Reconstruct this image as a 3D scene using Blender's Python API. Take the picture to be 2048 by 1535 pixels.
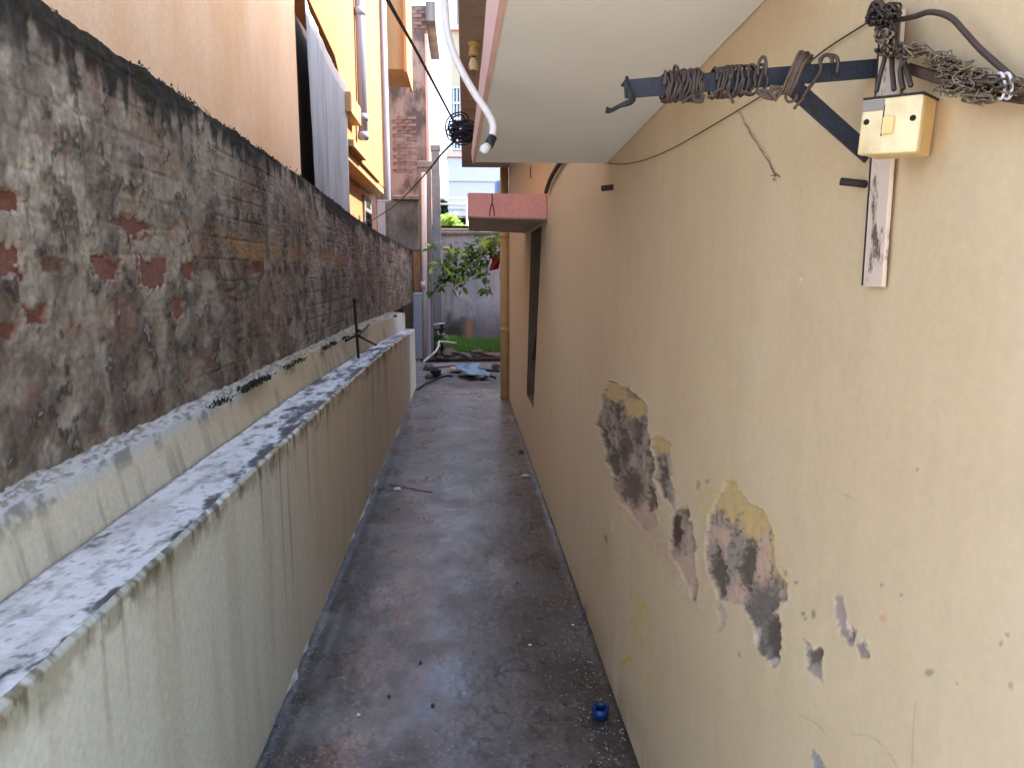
import bpy, math, random
import numpy as np
from mathutils import Vector, Matrix
random.seed(7); rng = np.random.default_rng(7)
for o in list(bpy.data.objects): bpy.data.objects.remove(o)
scn = bpy.context.scene; COL = scn.collection
rad = math.radians

# ------------------------------------------------------------------ camera
F, CX, CY, EYE = 1480.0, 1024.0, 767.5, 1.65          # focal length and centre in photo pixels, eye height in metres
YAW, PITCH = rad(3.633), rad(8.474)
fw = np.array([math.sin(YAW)*math.cos(PITCH), math.cos(YAW)*math.cos(PITCH), -math.sin(PITCH)])
rt = np.array([math.cos(YAW), -math.sin(YAW), 0.0]); up = np.cross(rt, fw)
cam = bpy.data.cameras.new('camera'); cam.sensor_width = 36; cam.lens = F/2048*36
cam.clip_start = 0.02; cam.clip_end = 800
co = bpy.data.objects.new('camera', cam); COL.objects.link(co); scn.camera = co
co.matrix_world = Matrix(((rt[0], up[0], -fw[0], 0), (rt[1], up[1], -fw[1], 0), (rt[2], up[2], -fw[2], EYE), (0, 0, 0, 1)))
# ------------------------------------------------------------------ sky, sun, exposure
SUN_EL, SUN_AZ = rad(42), rad(4)                    # azimuth from +x towards +y
sv = Vector((math.cos(SUN_EL)*math.cos(SUN_AZ), math.cos(SUN_EL)*math.sin(SUN_AZ), math.sin(SUN_EL)))
w = bpy.data.worlds.new('World'); scn.world = w; w.use_nodes = True
nt = w.node_tree; nt.nodes.clear()
sk = nt.nodes.new('ShaderNodeTexSky'); sk.sky_type = 'NISHITA'; sk.sun_disc = False
sk.sun_elevation = SUN_EL; sk.sun_rotation = rad(90)-SUN_AZ; sk.dust_density = 2.5; sk.ozone_density = 1.2; sk.air_density = 1.0
bg = nt.nodes.new('ShaderNodeBackground'); bg.inputs['Strength'].default_value = 0.15
wo = nt.nodes.new('ShaderNodeOutputWorld')
nt.links.new(sk.outputs[0], bg.inputs[0]); nt.links.new(bg.outputs[0], wo.inputs[0])
sl = bpy.data.lights.new('sun', 'SUN'); sl.energy = 2.0; sl.angle = rad(0.5); sl.color = (1, .94, .84)
so = bpy.data.objects.new('sun', sl); COL.objects.link(so); so.rotation_euler = (-sv).to_track_quat('-Z', 'Y').to_euler()
so.location = (6, -3, 14)
scn.view_settings.view_transform = 'Standard'; scn.view_settings.look = 'None'
scn.view_settings.exposure = 2.75; scn.view_settings.gamma = 1
scn.view_settings.use_curve_mapping = False

# ------------------------------------------------------------------ helpers
def P(px, py, X=None, Y=None, Z=None):
    v = rt*(px-CX)/F - up*(py-CY)/F + fw
    t = X/v[0] if X is not None else (Y/v[1] if Y is not None else (Z-EYE)/v[2])
    return Vector(v*t) + Vector((0, 0, EYE))
def PX(pts):                                          # metres -> photo pixels, used to place wear on walls
    q = pts-np.array([0, 0, EYE]); d = q@fw
    return CX+F*(q@rt)/d, CY-F*(q@up)/d
def S(r, g, b):
    f = lambda c: (c/255/12.92 if c <= 10 else ((c/255+.055)/1.055)**2.4)
    return np.array([f(r), f(g), f(b)])
def vnoise(x, y, seed=0):
    xi = np.floor(x).astype(np.int64); yi = np.floor(y).astype(np.int64); fx = x-xi; fy = y-yi
    def h(a, b):
        n = (a*374761393+b*668265263+seed*974634777) & 0xffffffff
        n = ((n ^ (n >> 13))*1274126177) & 0xffffffff
        return ((n ^ (n >> 16)) & 0xffff)/65535.0
    u = fx*fx*(3-2*fx); v = fy*fy*(3-2*fy)
    return (h(xi, yi)*(1-u)+h(xi+1, yi)*u)*(1-v)+(h(xi, yi+1)*(1-u)+h(xi+1, yi+1)*u)*v
def fbm(x, y, seed=0, oc=5, g=.55):
    s = 0; a = 1; t = 0
    for i in range(oc):
        s = s+a*vnoise(x*2**i+17.3*i, y*2**i-9.1*i, seed+i); t += a; a *= g
    return s/t
def sst(a, b, x): t = np.clip((x-a)/(b-a), 0, 1); return t*t*(3-2*t)
def lerp(a, b, t): return a*(1-t[..., None])+b*t[..., None]
def mesh(name, V, Fc, mat, parent=None, smooth=False, col=None):
    me = bpy.data.meshes.new(name)
    me.from_pydata([tuple(map(float, v)) for v in V], [], [tuple(int(i) for i in f) for f in Fc])
    if col is not None:
        a = me.color_attributes.new('col', 'FLOAT_COLOR', 'POINT')
        c = np.ones((len(V), 4), np.float32); c[:, :3] = col; a.data.foreach_set('color', c.ravel())
    if smooth: me.polygons.foreach_set('use_smooth', [True]*len(me.polygons))
    me.materials.append(mat); me.update()
    o = bpy.data.objects.new(name, me); COL.objects.link(o)
    if parent: o.parent = parent
    return o
def share(name, me, parent=None, M=None):
    o = bpy.data.objects.new(name, me); COL.objects.link(o)
    if parent: o.parent = parent
    if M is not None: o.matrix_local = M
    return o
def gridmesh(name, A, mat, parent=None, col=None, smooth=True, flip=False):
    n, m = A.shape[:2]; idx = np.arange(n*m).reshape(n, m)
    q = np.stack([idx[:-1, :-1], idx[1:, :-1], idx[1:, 1:], idx[:-1, 1:]], -1).reshape(-1, 4)
    if flip: q = q[:, ::-1]
    me = bpy.data.meshes.new(name); k = len(q)
    me.vertices.add(n*m); me.vertices.foreach_set('co', A.reshape(-1, 3).astype(np.float32).ravel())
    me.loops.add(k*4); me.loops.foreach_set('vertex_index', q.astype(np.int32).ravel())
    me.polygons.add(k); me.polygons.foreach_set('loop_start', np.arange(0, k*4, 4, dtype=np.int32))
    me.polygons.foreach_set('use_smooth', np.full(k, smooth))
    me.update(calc_edges=True)
    if col is not None:
        a = me.color_attributes.new('col', 'FLOAT_COLOR', 'POINT')
        c = np.ones((n*m, 4), np.float32); c[:, :3] = col.reshape(-1, 3); a.data.foreach_set('color', c.ravel())
    me.materials.append(mat)
    o = bpy.data.objects.new(name, me); COL.objects.link(o)
    if parent: o.parent = parent
    return o
def empty(name, loc=(0, 0, 0)):
    o = bpy.data.objects.new(name, None); COL.objects.link(o); o.location = loc; o.empty_display_size = .1; return o
def tag(o, label, cat, group=None, kind=None):
    o['label'] = label; o['category'] = cat
    if group: o['group'] = group
    if kind: o['kind'] = kind
    return o
def boxd(a, b):
    x0, y0, z0 = a; x1, y1, z1 = b
    V = [(x0, y0, z0), (x1, y0, z0), (x1, y1, z0), (x0, y1, z0), (x0, y0, z1), (x1, y0, z1), (x1, y1, z1), (x0, y1, z1)]
    return V, [(3, 2, 1, 0), (4, 5, 6, 7), (0, 1, 5, 4), (1, 2, 6, 5), (2, 3, 7, 6), (3, 0, 4, 7)]
def bevel(o, wd=.006, seg=2):
    m = o.modifiers.new('bevel', 'BEVEL'); m.width = wd; m.segments = seg; m.limit_method = 'ANGLE'; return o
def box(name, a, b, mat, parent=None, bv=.006):
    V, Fc = boxd(a, b); o = mesh(name, V, Fc, mat, parent)
    if bv: bevel(o, bv)
    return o
def hexa(name, pts8, mat, parent=None, bv=.006):      # bottom ring of 4, then top ring of 4
    o = mesh(name, pts8, [(3, 2, 1, 0), (4, 5, 6, 7), (0, 1, 5, 4), (1, 2, 6, 5), (2, 3, 7, 6), (3, 0, 4, 7)], mat, parent)
    if bv: bevel(o, bv)
    return o
def spline(pts, n=8):
    pts = [Vector(p) for p in pts]
    if len(pts) < 3: return [pts[0].lerp(pts[-1], i/n) for i in range(n+1)]
    out = []; e = [pts[0]*2-pts[1]]+pts+[pts[-1]*2-pts[-2]]
    for i in range(1, len(e)-2):
        a, b, c, d = e[i-1:i+3]
        for k in range(n):
            t = k/n
            out.append(.5*((2*b)+(c-a)*t+(2*a-5*b+4*c-d)*t*t+(3*b-a-3*c+d)*t**3))
    out.append(pts[-1]); return out
def tubed(pts, r, sides=6, off=0):
    V = []; Fc = []; n = len(pts); nrm = None
    for i, p in enumerate(pts):
        t = (pts[min(i+1, n-1)]-pts[max(i-1, 0)])
        t = t.normalized() if t.length > 1e-9 else Vector((0, 0, 1))
        if nrm is None: nrm = t.orthogonal().normalized()
        nrm = (nrm-t*nrm.dot(t)); nrm = nrm.normalized() if nrm.length > 1e-6 else t.orthogonal().normalized()
        bn = t.cross(nrm); rr = r[i] if hasattr(r, '__len__') else r
        for k in range(sides):
            a = 2*math.pi*k/sides; V.append(p+(nrm*math.cos(a)+bn*math.sin(a))*rr)
    for i in range(n-1):
        for k in range(sides):
            a = i*sides+k; b = i*sides+(k+1) % sides; Fc.append((off+a, off+b, off+b+sides, off+a+sides))
    Fc.append(tuple(off+k for k in range(sides))[::-1]); Fc.append(tuple(off+(n-1)*sides+k for k in range(sides)))
    return V, Fc
def tube(name, pts, r, mat, parent=None, n=8, sides=8, raw=False):
    p = [Vector(q) for q in pts] if raw else spline(pts, n)
    if hasattr(r, '__len__') and len(r) != len(p):
        r = np.interp(np.linspace(0, 1, len(p)), np.linspace(0, 1, len(r)), r)
    V, Fc = tubed(p, r, sides); return mesh(name, V, Fc, mat, parent, True)
def tubes(name, lists, r, mat, parent=None, sides=5):
    V = []; Fc = []
    for i, p in enumerate(lists):
        v, f = tubed(p, r[i] if hasattr(r, '__len__') else r, sides, len(V)); V += v; Fc += f
    return mesh(name, V, Fc, mat, parent, True)

# ------------------------------------------------------------------ materials
class N:
    def __init__(s, name):
        s.m = bpy.data.materials.new(name); s.m.use_nodes = True; s.t = s.m.node_tree
        s.b = s.t.nodes['Principled BSDF']; s.c = s.t.nodes.new('ShaderNodeTexCoord')
    def n(s, ty, **k):
        x = s.t.nodes.new(ty)
        for a, v in k.items(): setattr(x, a, v)
        return x
    def l(s, a, b): s.t.links.new(a, b)
    def vec(s, sc=(1, 1, 1)):
        mp = s.n('ShaderNodeMapping'); mp.inputs['Scale'].default_value = sc; s.l(s.c.outputs['Object'], mp.inputs[0]); return mp.outputs[0]
    def noise(s, scale, det=6, sc=(1, 1, 1), rough=.6):
        x = s.n('ShaderNodeTexNoise'); x.inputs['Scale'].default_value = scale; x.inputs['Detail'].default_value = det
        x.inputs['Roughness'].default_value = rough; s.l(s.vec(sc), x.inputs['Vector']); return x.outputs[0]
    def ramp(s, f, stops):
        x = s.n('ShaderNodeValToRGB'); e = x.color_ramp.elements
        while len(e) < len(stops): e.new(.5)
        for i, (p, c) in enumerate(stops):
            e[i].position = p; e[i].color = (*c, 1) if hasattr(c, '__len__') else (c, c, c, 1)
        s.l(f, x.inputs[0]); return x.outputs[0]
    def mix(s, f, a, b, mode='MIX'):
        x = s.n('ShaderNodeMix', data_type='RGBA', blend_type=mode)
        for i, v in ((0, f), (6, a), (7, b)):
            if hasattr(v, 'is_output'): s.l(v, x.inputs[i])
            elif i == 0: x.inputs[0].default_value = v
            else: x.inputs[i].default_value = (*v, 1)
        return x.outputs[2]
    def bump(s, h, st=.3, d=.01):
        x = s.n('ShaderNodeBump'); x.inputs['Strength'].default_value = st; x.inputs['Distance'].default_value = d
        s.l(h, x.inputs['Height']); s.l(x.outputs[0], s.b.inputs['Normal'])
    def base(s, c):
        if hasattr(c, 'is_output'): s.l(c, s.b.inputs['Base Color'])
        else: s.b.inputs['Base Color'].default_value = (*c, 1)
    def rough(s, v):
        if hasattr(v, 'is_output'): s.l(v, s.b.inputs['Roughness'])
        else: s.b.inputs['Roughness'].default_value = v
def attr_mat(name, rough=.85, gs=90, gamt=.18, bst=.25, bd=.004, rr=None):
    s = N(name); a = s.n('ShaderNodeAttribute', attribute_name='col')
    g = s.noise(gs, 8); gr = s.ramp(g, [(.25, 1-gamt), (.75, 1+gamt*.6)])
    s.base(s.mix(1.0, a.outputs['Color'], gr, 'MULTIPLY'))
    if rr: s.rough(s.ramp(s.noise(rr[2], 5), [(.3, rr[0]), (.7, rr[1])]))
    else: s.rough(rough)
    s.bump(s.noise(gs*.6, 8, rough=.7), bst, bd); return s.m
def plain(name, c, rough=.7, var=.2, scale=12, metal=0, bst=.15, sc=(1, 1, 1), c2=None, spec=None):
    s = N(name); f = s.noise(scale, 7, sc)
    c = np.array(c); lo = c*(1-var) if c2 is None else np.array(c2)
    s.base(s.ramp(f, [(.3, tuple(lo)), (.7, tuple(np.minimum(c*(1+var*.5), 1)))]))
    s.rough(rough); s.b.inputs['Metallic'].default_value = metal
    if spec is not None: s.b.inputs['Specular IOR Level'].default_value = spec
    s.bump(s.noise(scale*6, 6), bst, .004); return s.m
def stained(name, c, dirt, amt=.5, rough=.85, scale=1.2, lo=.45, hi=.72, sw=.5):
    s = N(name); big = s.noise(scale, 8, (1, 1, .5)); st = s.noise(5, 7, (1, 1, .06), .65); fine = s.noise(45, 6)
    f = s.mix(sw, big, st); m = s.ramp(f, [(lo, 0.0), (hi, amt)])
    cc = s.mix(m, tuple(c), tuple(dirt)); s.base(s.mix(1.0, cc, s.ramp(fine, [(.3, .9), (.7, 1.06)]), 'MULTIPLY'))
    s.rough(rough); s.bump(fine, .25, .004); return s.m
M_wall = attr_mat('painted_plaster_wall', .62, 70, .07, .12, .003)
M_brickwall = attr_mat('weathered_render', .95, 60, .35, .6, .008)
M_low = attr_mat('dirty_cream_paint', .8, 60, .16, .2, .004)
M_floor = attr_mat('worn_cement_floor', .4, 75, .34, .22, .003, (.13, .5, 3.0))
M_tarp = attr_mat('grey_tarpaulin', .6, 160, .08, .15, .003)
M_rear = attr_mat('grey_rear_render', .9, 14, .2, .4, .01)
M_brick = plain('old_red_brick', S(148, 98, 87), .95, .25, 60, 0, 1.0, c2=S(108, 80, 72))
s_ = N('far_brick'); oi_ = s_.n('ShaderNodeObjectInfo'); s_.base(s_.mix(s_.ramp(s_.noise(7, 5), [(.4, 0.0), (.6, .6)]), s_.ramp(oi_.outputs['Random'], [(0, tuple(S(112, 74, 66))), (.4, tuple(S(140, 88, 76))), (.75, tuple(S(166, 130, 116))), (1, tuple(S(104, 92, 92)))]), tuple(S(176, 152, 138)))); s_.rough(.95); M_fbrick = s_.m
M_mortar = stained('far_mortar', S(184, 154, 138), S(92, 76, 68), .85, .95, 3, .44, .58, .15)
M_yel = stained('yellow_facade_paint', S(174, 126, 82), S(150, 104, 68), .6, .9, .8, .45, .72, .3)
M_near = stained('peach_facade_paint', S(240, 208, 172), S(226, 184, 136), .8, .9, .9, .42, .6, .12)
M_cream = stained('cream_trim_paint', S(176, 142, 98), S(122, 98, 72), .6, .85)
M_soff = plain('grey_soffit_paint', S(236, 230, 220), .85, .06, 2.5, 0, .03)
M_slabsoff = stained('dusty_slab_underside', S(196, 178, 160), S(150, 130, 112), .7, .9, 2.5, .45, .66, .1)
M_pink = stained('pink_trim_paint', S(240, 166, 156), S(196, 116, 108), .5, .7, 3)
M_palepink = plain('pale_pink_edge', S(232, 186, 172), .7, .08, 8)
M_reveal = plain('shaded_reveal_brown', S(120, 98, 80), .8, .2, 6)  # brown tone puts the shade under the sunshade into the reveal
M_wood = plain('dark_wood', S(74, 54, 42), .75, .35, 10, 0, .3, (1, 1, .1))
M_iron = plain('dark_blue_iron', S(34, 38, 52), .6, .4, 30, .2, .4, c2=S(34, 29, 28))
M_rust = plain('rusty_iron', S(58, 44, 40), .8, .4, 40, .2, .4)
M_black = plain('black_iron', S(30, 28, 28), .6, .3, 30, .2, .3)
M_postp = None
M_wire = plain('dark_wire_sheath', S(68, 54, 47), .6, .3, 40)
M_wire2 = plain('brown_wire_sheath', S(92, 74, 62), .8, .35, 60)
M_nest = plain('dry_fibre', S(136, 116, 94), .9, .4, 90)
M_bund = plain('brown_cable', S(86, 64, 52), .75, .3, 60)
M_ivory = stained('ivory_bakelite', S(228, 204, 156), S(180, 150, 106), .8, .5, 14, .5, .68, .2)
M_ivory2 = plain('yellowed_box_side', S(214, 178, 116), .5, .15, 14, 0, .05)
M_hole = plain('dark_recess', S(20, 17, 15), .9, .1)
M_pvc = plain('white_pvc', S(222, 214, 210), .4, .06, 10, 0, .04)
M_pvcblue = plain('pale_blue_pvc', S(134, 138, 158), .45, .08, 4, 0, .04)
M_ypipe = plain('painted_drain_pipe', S(206, 170, 112), .6, .12, 6)
M_tape = plain('black_tape', S(24, 22, 24), .5, .2, 60)
M_conc = stained('grey_concrete', S(150, 146, 142), S(74, 70, 68), .8, .95, 1.4, .4, .65)
M_panel = stained('grey_plaster_panel', S(146, 150, 146), S(72, 76, 74), .85, .95, 2.4, .42, .6, .3)
M_column = plain('pale_concrete_column', S(150, 152, 156), .9, .25, 5)
M_whiteb = plain('white_house_paint', S(190, 196, 206), .8, .04, 1)
M_creamb = plain('sunlit_house_cream', S(190, 178, 152), .8, .04, 1)  # warmer tone puts sunlight into the colour of the upper wall
M_glass = plain('dark_window', S(58, 62, 80), .25, .2, 2)
M_orange = stained('orange_paint', S(236, 172, 124), S(120, 72, 44), .8, .85, 4, .45, .6)
M_blue = plain('blue_plastic', S(12, 58, 112), .35, .3, 40, 0, .05)
M_bluesheet = plain('pale_blue_sheet', S(124, 170, 200), .5, .15, 8)
M_paper = plain('white_paper', S(214, 208, 210), .8, .08, 30)
M_twig = plain('reddish_twig', S(92, 48, 42), .8, .2, 40)
M_dleaf = plain('dry_leaf', S(206, 190, 160), .8, .15, 50)
M_stick = plain('dark_stick', S(44, 40, 38), .85, .3, 12)
M_log = plain('old_timber', S(66, 58, 54), .9, .35, 8, 0, .4)
M_timb2 = plain('brown_timber', S(124, 92, 62), .85, .3, 9)
M_rubble = plain('grey_rubble', S(128, 118, 112), .95, .3, 9, 0, .4)
M_bark = plain('bark', S(70, 56, 44), .95, .35, 18, 0, .5)
M_red = plain('red_cloth', S(150, 40, 44), .8, .2, 20)
M_ground = plain('bare_earth', S(124, 112, 100), .98, .3, 1.5, 0, .4)
M_fleck = plain('paint_fleck', S(178, 168, 158), .8, .15, 80)
M_putty = plain('white_skirting_putty', S(196, 196, 190), .8, .2, 18)
M_crack = plain('crack_dark', S(96, 66, 52), .95, .2, 60)
M_pinkrub = plain('pink_scuff', S(206, 164, 140), .9, .1, 60)
M_tank = plain('blue_tank', S(90, 120, 160), .5, .1, 5)
def leafmat(name, c1, c2):
    s = N(name); oi = s.n('ShaderNodeObjectInfo'); f = s.noise(7, 3)
    m = s.mix(.55, f, oi.outputs['Random'])
    s.base(s.ramp(m, [(.2, tuple(c1)), (.75, tuple(c2))])); s.rough(.5)
    tr = s.n('ShaderNodeBsdfTranslucent'); mx = s.n('ShaderNodeMixShader'); mx.inputs[0].default_value = .3
    tr.inputs[0].default_value = (*np.minimum(c2*1.6, 1), 1)
    out = s.t.nodes['Material Output']; s.l(s.b.outputs[0], mx.inputs[1]); s.l(tr.outputs[0], mx.inputs[2]); s.l(mx.outputs[0], out.inputs[0]); return s.m
M_leaf = leafmat('green_leaf', S(34, 66, 30), S(92, 128, 52))
M_leafl = leafmat('light_leaf', S(96, 140, 60), S(168, 196, 92))
M_leafd = leafmat('dark_tree_leaf', S(30, 66, 48), S(70, 112, 74))
M_grass = leafmat('grass_blade', S(52, 96, 40), S(108, 150, 62))
M_moss = leafmat('moss', S(22, 26, 20), S(52, 58, 36))

XR, XL, XB, XF = .575, -.722, -1.04, -1.70

# ------------------------------------------------------------------ ground
o = mesh('ground', [(-300, -200, -.06), (300, -200, -.06), (300, 400, -.06), (-300, 400, -.06)], [(0, 1, 2, 3)], M_ground); o['kind'] = 'structure'
def pxspace(y0, y1, n): return 1/np.linspace(1/y0, 1/y1, n)
ys = np.concatenate([np.linspace(.47, 1.7, 12)[:-1], pxspace(1.7, 10.6, 430)]); xs = np.linspace(-.76, .60, 230)
YY, XX = np.meshgrid(ys, xs, indexing='ij')
n1 = fbm(XX*3+5, YY*1.6, 3); n2 = fbm(XX*14, YY*9, 9); n3 = fbm(XX*40, YY*30, 12, 4); n4 = fbm(XX*1.6+3, YY*.9+2, 21, 4)
n5 = fbm(XX*70, YY*70, 13, 3); n6 = fbm(XX*5+2, YY*3.5, 14, 5)
c = lerp(S(84, 75, 68), S(114, 106, 99), sst(.36, .64, n1))
c = lerp(c, S(142, 136, 131), sst(.50, .68, n4*.45+n6*.55)*.6); c = lerp(c, S(62, 54, 48), sst(.54, .68, n2*.7+n3*.3)*.45)
c = lerp(c, S(70, 60, 52), sst(.10, .5, XX)*.6*sst(9, 3, YY)); c = lerp(c, S(152, 142, 134), sst(5, 10, YY)*.45)  # far end painted lighter, standing in for sky sheen on the floor
c = lerp(c, S(54, 46, 40), sst(.6, .7, n3)*.45); c = lerp(c, S(168, 154, 140), sst(.66, .76, n5)*.35)
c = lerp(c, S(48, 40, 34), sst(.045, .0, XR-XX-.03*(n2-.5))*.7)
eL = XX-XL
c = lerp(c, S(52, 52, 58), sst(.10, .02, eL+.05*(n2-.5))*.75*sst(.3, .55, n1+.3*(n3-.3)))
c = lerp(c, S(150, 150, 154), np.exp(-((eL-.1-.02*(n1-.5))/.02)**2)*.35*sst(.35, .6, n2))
st = np.exp(-(((XX-.0)/.22)**2+((YY-8.55)/.3)**2)*1.2); c = lerp(c, S(70, 56, 46), st*sst(.3, .6, n2)*1.0)
c = lerp(c, S(66, 58, 54), np.exp(-(((XX-.07)/.05)**2+((YY-4.35)/.12)**2))*.8*n3*1.6)
# hairline cracks
cr = np.abs(fbm(XX*2.2+.3*n2, YY*1.6, 41, 4)-.5); c = lerp(c, S(58, 48, 42), sst(.006, .001, cr)*sst(.5, .6, n4)*.8)
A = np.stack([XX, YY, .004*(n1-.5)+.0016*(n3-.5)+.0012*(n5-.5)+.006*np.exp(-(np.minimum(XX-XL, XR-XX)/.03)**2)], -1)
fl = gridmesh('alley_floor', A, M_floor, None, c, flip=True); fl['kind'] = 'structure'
V, Fc = boxd((-1.2, .45, -.05), (.8, 10.55, -.012)); o = mesh('floor_base', V, Fc, M_ground); o['kind'] = 'structure'
o = mesh('bounce_ground', [(-9, -14, -.03), (9, -14, -.03), (9, .46, -.03), (-9, .46, -.03)], [(0, 1, 2, 3)], plain('pale_bounce_paving', S(220, 212, 196), .9, .1, 2)); o['kind'] = 'structure'  # unseen pale ground added behind the camera to bounce sunlight into the alley

# ------------------------------------------------------------------ right house
house = tag(empty('house', (XR, 5, 0)), 'tall cream house on the right with grey canopy, pink sunshade and peeling paint', 'house')
house.matrix_world = Matrix.Identity(4)
def pdist(px, py, poly):                              # signed pixel distance to polygon, inside positive
    d = np.full(px.shape, 1e9); ins = np.zeros(px.shape, bool); n = len(poly)
    for i in range(n):
        (x0, y0), (x1, y1) = poly[i], poly[(i+1) % n]
        ex, ey = x1-x0, y1-y0; t = np.clip(((px-x0)*ex+(py-y0)*ey)/(ex*ex+ey*ey), 0, 1)
        d = np.minimum(d, np.hypot(px-x0-ex*t, py-y0-ey*t))
        cnd = ((y0 > py) != (y1 > py)); xx = x0+(py-y0)*ex/(ey if ey else 1e-9); ins ^= cnd & (px < xx)
    return np.where(ins, d, -d)
def wallcol(Y, Z):
    n = fbm(Y*1.3, Z*.9, 31); br = fbm(Y*22, Z*1.6, 33, 5); f2 = fbm(Y*6, Z*5, 35)
    c = lerp(S(208, 180, 142), S(213, 186, 150), sst(.35, .65, n))
    c = lerp(c, S(194, 172, 134), sst(.5, .8, br)*.14); c = lerp(c, S(224, 200, 162), sst(.5, .25, br)*.12)
    tw = fbm(Y*3.1+7, Z*2.4, 37, 5); c = lerp(c, S(198, 168, 128), sst(.52, .7, tw)*.18); c = lerp(c, S(168, 138, 104), sst(.58, .68, fbm(Y*11, Z*7, 39, 4))*.08); c = lerp(c, S(218, 194, 158), sst(.46, .32, tw)*.2)
    c = lerp(c, S(204, 174, 132), sst(.5, .72, f2)*.2)
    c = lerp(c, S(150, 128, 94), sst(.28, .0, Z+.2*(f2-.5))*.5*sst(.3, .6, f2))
    c = lerp(c, S(240, 214, 172), sst(2.8, 4.6, Y)*.85)  # far stretch lightened, standing in for the warm glow beyond the canopy
    return c
ya = np.concatenate([np.linspace(-.6, .62, 8)[:-1], pxspace(.62, 3.4, 430)[:-1], pxspace(3.4, 5.0, 40)])
za = np.concatenate([np.linspace(0, 1.75, 470)[:-1], np.linspace(1.75, 3.0, 80)])
ZZ, YY = np.meshgrid(za, ya, indexing='ij')
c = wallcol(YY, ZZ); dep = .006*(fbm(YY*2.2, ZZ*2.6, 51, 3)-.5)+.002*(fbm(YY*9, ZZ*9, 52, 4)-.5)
pts = np.stack([np.full(YY.shape, XR), np.maximum(YY, .3), ZZ], -1).reshape(-1, 3)
px, py = PX(pts); px = px.reshape(YY.shape); py = py.reshape(YY.shape)
wx = (fbm(px/26, py/30, 61, 5)-.5)*26+(fbm(px/6, py/8, 65, 3)-.5)*9; wy = (fbm(px/26+50, py/30, 62, 5)-.5)*30; fine = fbm(px/7, py/9, 63, 4); stn = fbm(px/5, py/40, 64, 4)
qx, qy = px+wx, py+wy
YELLOW, PINKC, GREY, DARK = S(202, 168, 112), S(200, 162, 138), S(150, 138, 126), S(92, 76, 62)
def patch(poly, layers, ds=1.0):
    global c, dep
    d = pdist(qx, qy, poly); k = sst(-2, 2, d)
    f3 = fbm(px/4.5, py/6, 67, 3); f4 = fbm(px/11, py/20, 68, 4)
    col = lerp(S(158, 142, 126)+0*c, S(128, 112, 98), sst(.4, .62, f3)); col = lerp(col, PINKC, sst(.5, .64, stn*.6+f3*.4)*.75)
    col = lerp(col, S(92, 76, 64), sst(.53, .64, f4*.6+f3*.4)*.8); col = lerp(col, S(186, 150, 112), sst(.62, .7, f4*.4+fine*.6)*.6)
    dep = dep+ds*k*(.004*(f4-.5)+.003*(f3-.5))
    for (cx, cy, rx, ry, cc, soft) in layers:
        e = np.hypot((px+wx*.8-cx)/rx, (py+wy*.8-cy)/ry)+.9*(fine-.5)+.7*(f3-.5); m = sst(1+soft*.6, 1-soft*.6, e); col = lerp(col, cc*(.75+.5*f3[..., None]) if cc is DARK else cc*(.86+.28*f3[..., None]), m*(.95 if cc is not DARK else .85))
        if cc is DARK: dep = dep+.007*m*k*ds
    c = lerp(c, col, k); dep = dep+.0045*ds*k-.0022*ds*np.exp(-((d+3)/3.5)**2)*sst(.42, .58, fine)
    c = lerp(c, S(228, 214, 184), np.exp(-((d+3)/2.5)**2)*.22*sst(.45, .6, fine))
patch([(1222, 765), (1258, 770), (1290, 808), (1300, 878), (1312, 960), (1312, 1052), (1285, 1062), (1232, 990), (1208, 915), (1197, 850), (1205, 800)],
      [(1235, 780, 22, 26, YELLOW, .25), (1270, 812, 20, 20, YELLOW, .3), (1245, 1010, 34, 40, PINKC, .5), (1290, 1030, 26, 30, PINKC, .5), (1205, 880, 7, 24, DARK, .3), (1234, 825, 6, 16, DARK, .3), (1245, 890, 12, 34, DARK, .45), (1272, 865, 8, 28, DARK, .3), (1225, 930, 14, 30, DARK, .5), (1262, 975, 18, 34, DARK, .6), (1300, 1000, 8, 26, DARK, .3)])
patch([(1306, 878), (1340, 888), (1348, 960), (1344, 1012), (1328, 990), (1312, 930)], [(1322, 890, 22, 20, YELLOW, .5), (1326, 960, 7, 30, DARK, .3), (1345, 920, 12, 30, PINKC, .5)])
patch([(1348, 1018), (1372, 1010), (1388, 1080), (1396, 1206), (1368, 1160), (1340, 1100)], [(1362, 1000, 14, 18, YELLOW, .5), (1354, 1064, 10, 32, S(86, 52, 40), .3), (1365, 1150, 26, 50, PINKC, .6)])
patch([(1452, 962), (1476, 965), (1486, 998), (1528, 1018), (1542, 1075), (1546, 1130), (1574, 1168), (1572, 1196), (1552, 1204), (1562, 1290), (1546, 1338), (1512, 1296), (1494, 1216), (1480, 1204), (1434, 1196), (1414, 1110), (1414, 1062), (1424, 1010)],
      [(1466, 1000, 34, 42, YELLOW, .2), (1510, 1040, 32, 36, YELLOW, .25), (1540, 1100, 10, 50, YELLOW, .5), (1440, 1070, 20, 20, PINKC, .5), (1520, 1120, 12, 50, PINKC, .5), (1465, 1190, 26, 18, PINKC, .6),
       (1528, 1250, 40, 80, S(112, 100, 90), .4), (1545, 1280, 18, 52, DARK, .25), (1437, 1152, 14, 46, DARK, .14), (1491, 1128, 15, 44, DARK, .18), (1512, 1270, 5, 22, S(176, 162, 148), .4), (1540, 1322, 5, 8, S(180, 168, 154), .3)])
patch([(1603, 1280), (1612, 1288), (1624, 1304), (1641, 1300), (1640, 1364), (1626, 1350), (1606, 1326)], [(1612, 1306, 7, 16, S(176, 160, 146), .4), (1628, 1312, 18, 16, DARK, .4), (1624, 1338, 12, 12, S(160, 146, 134), .6)], .22)
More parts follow.
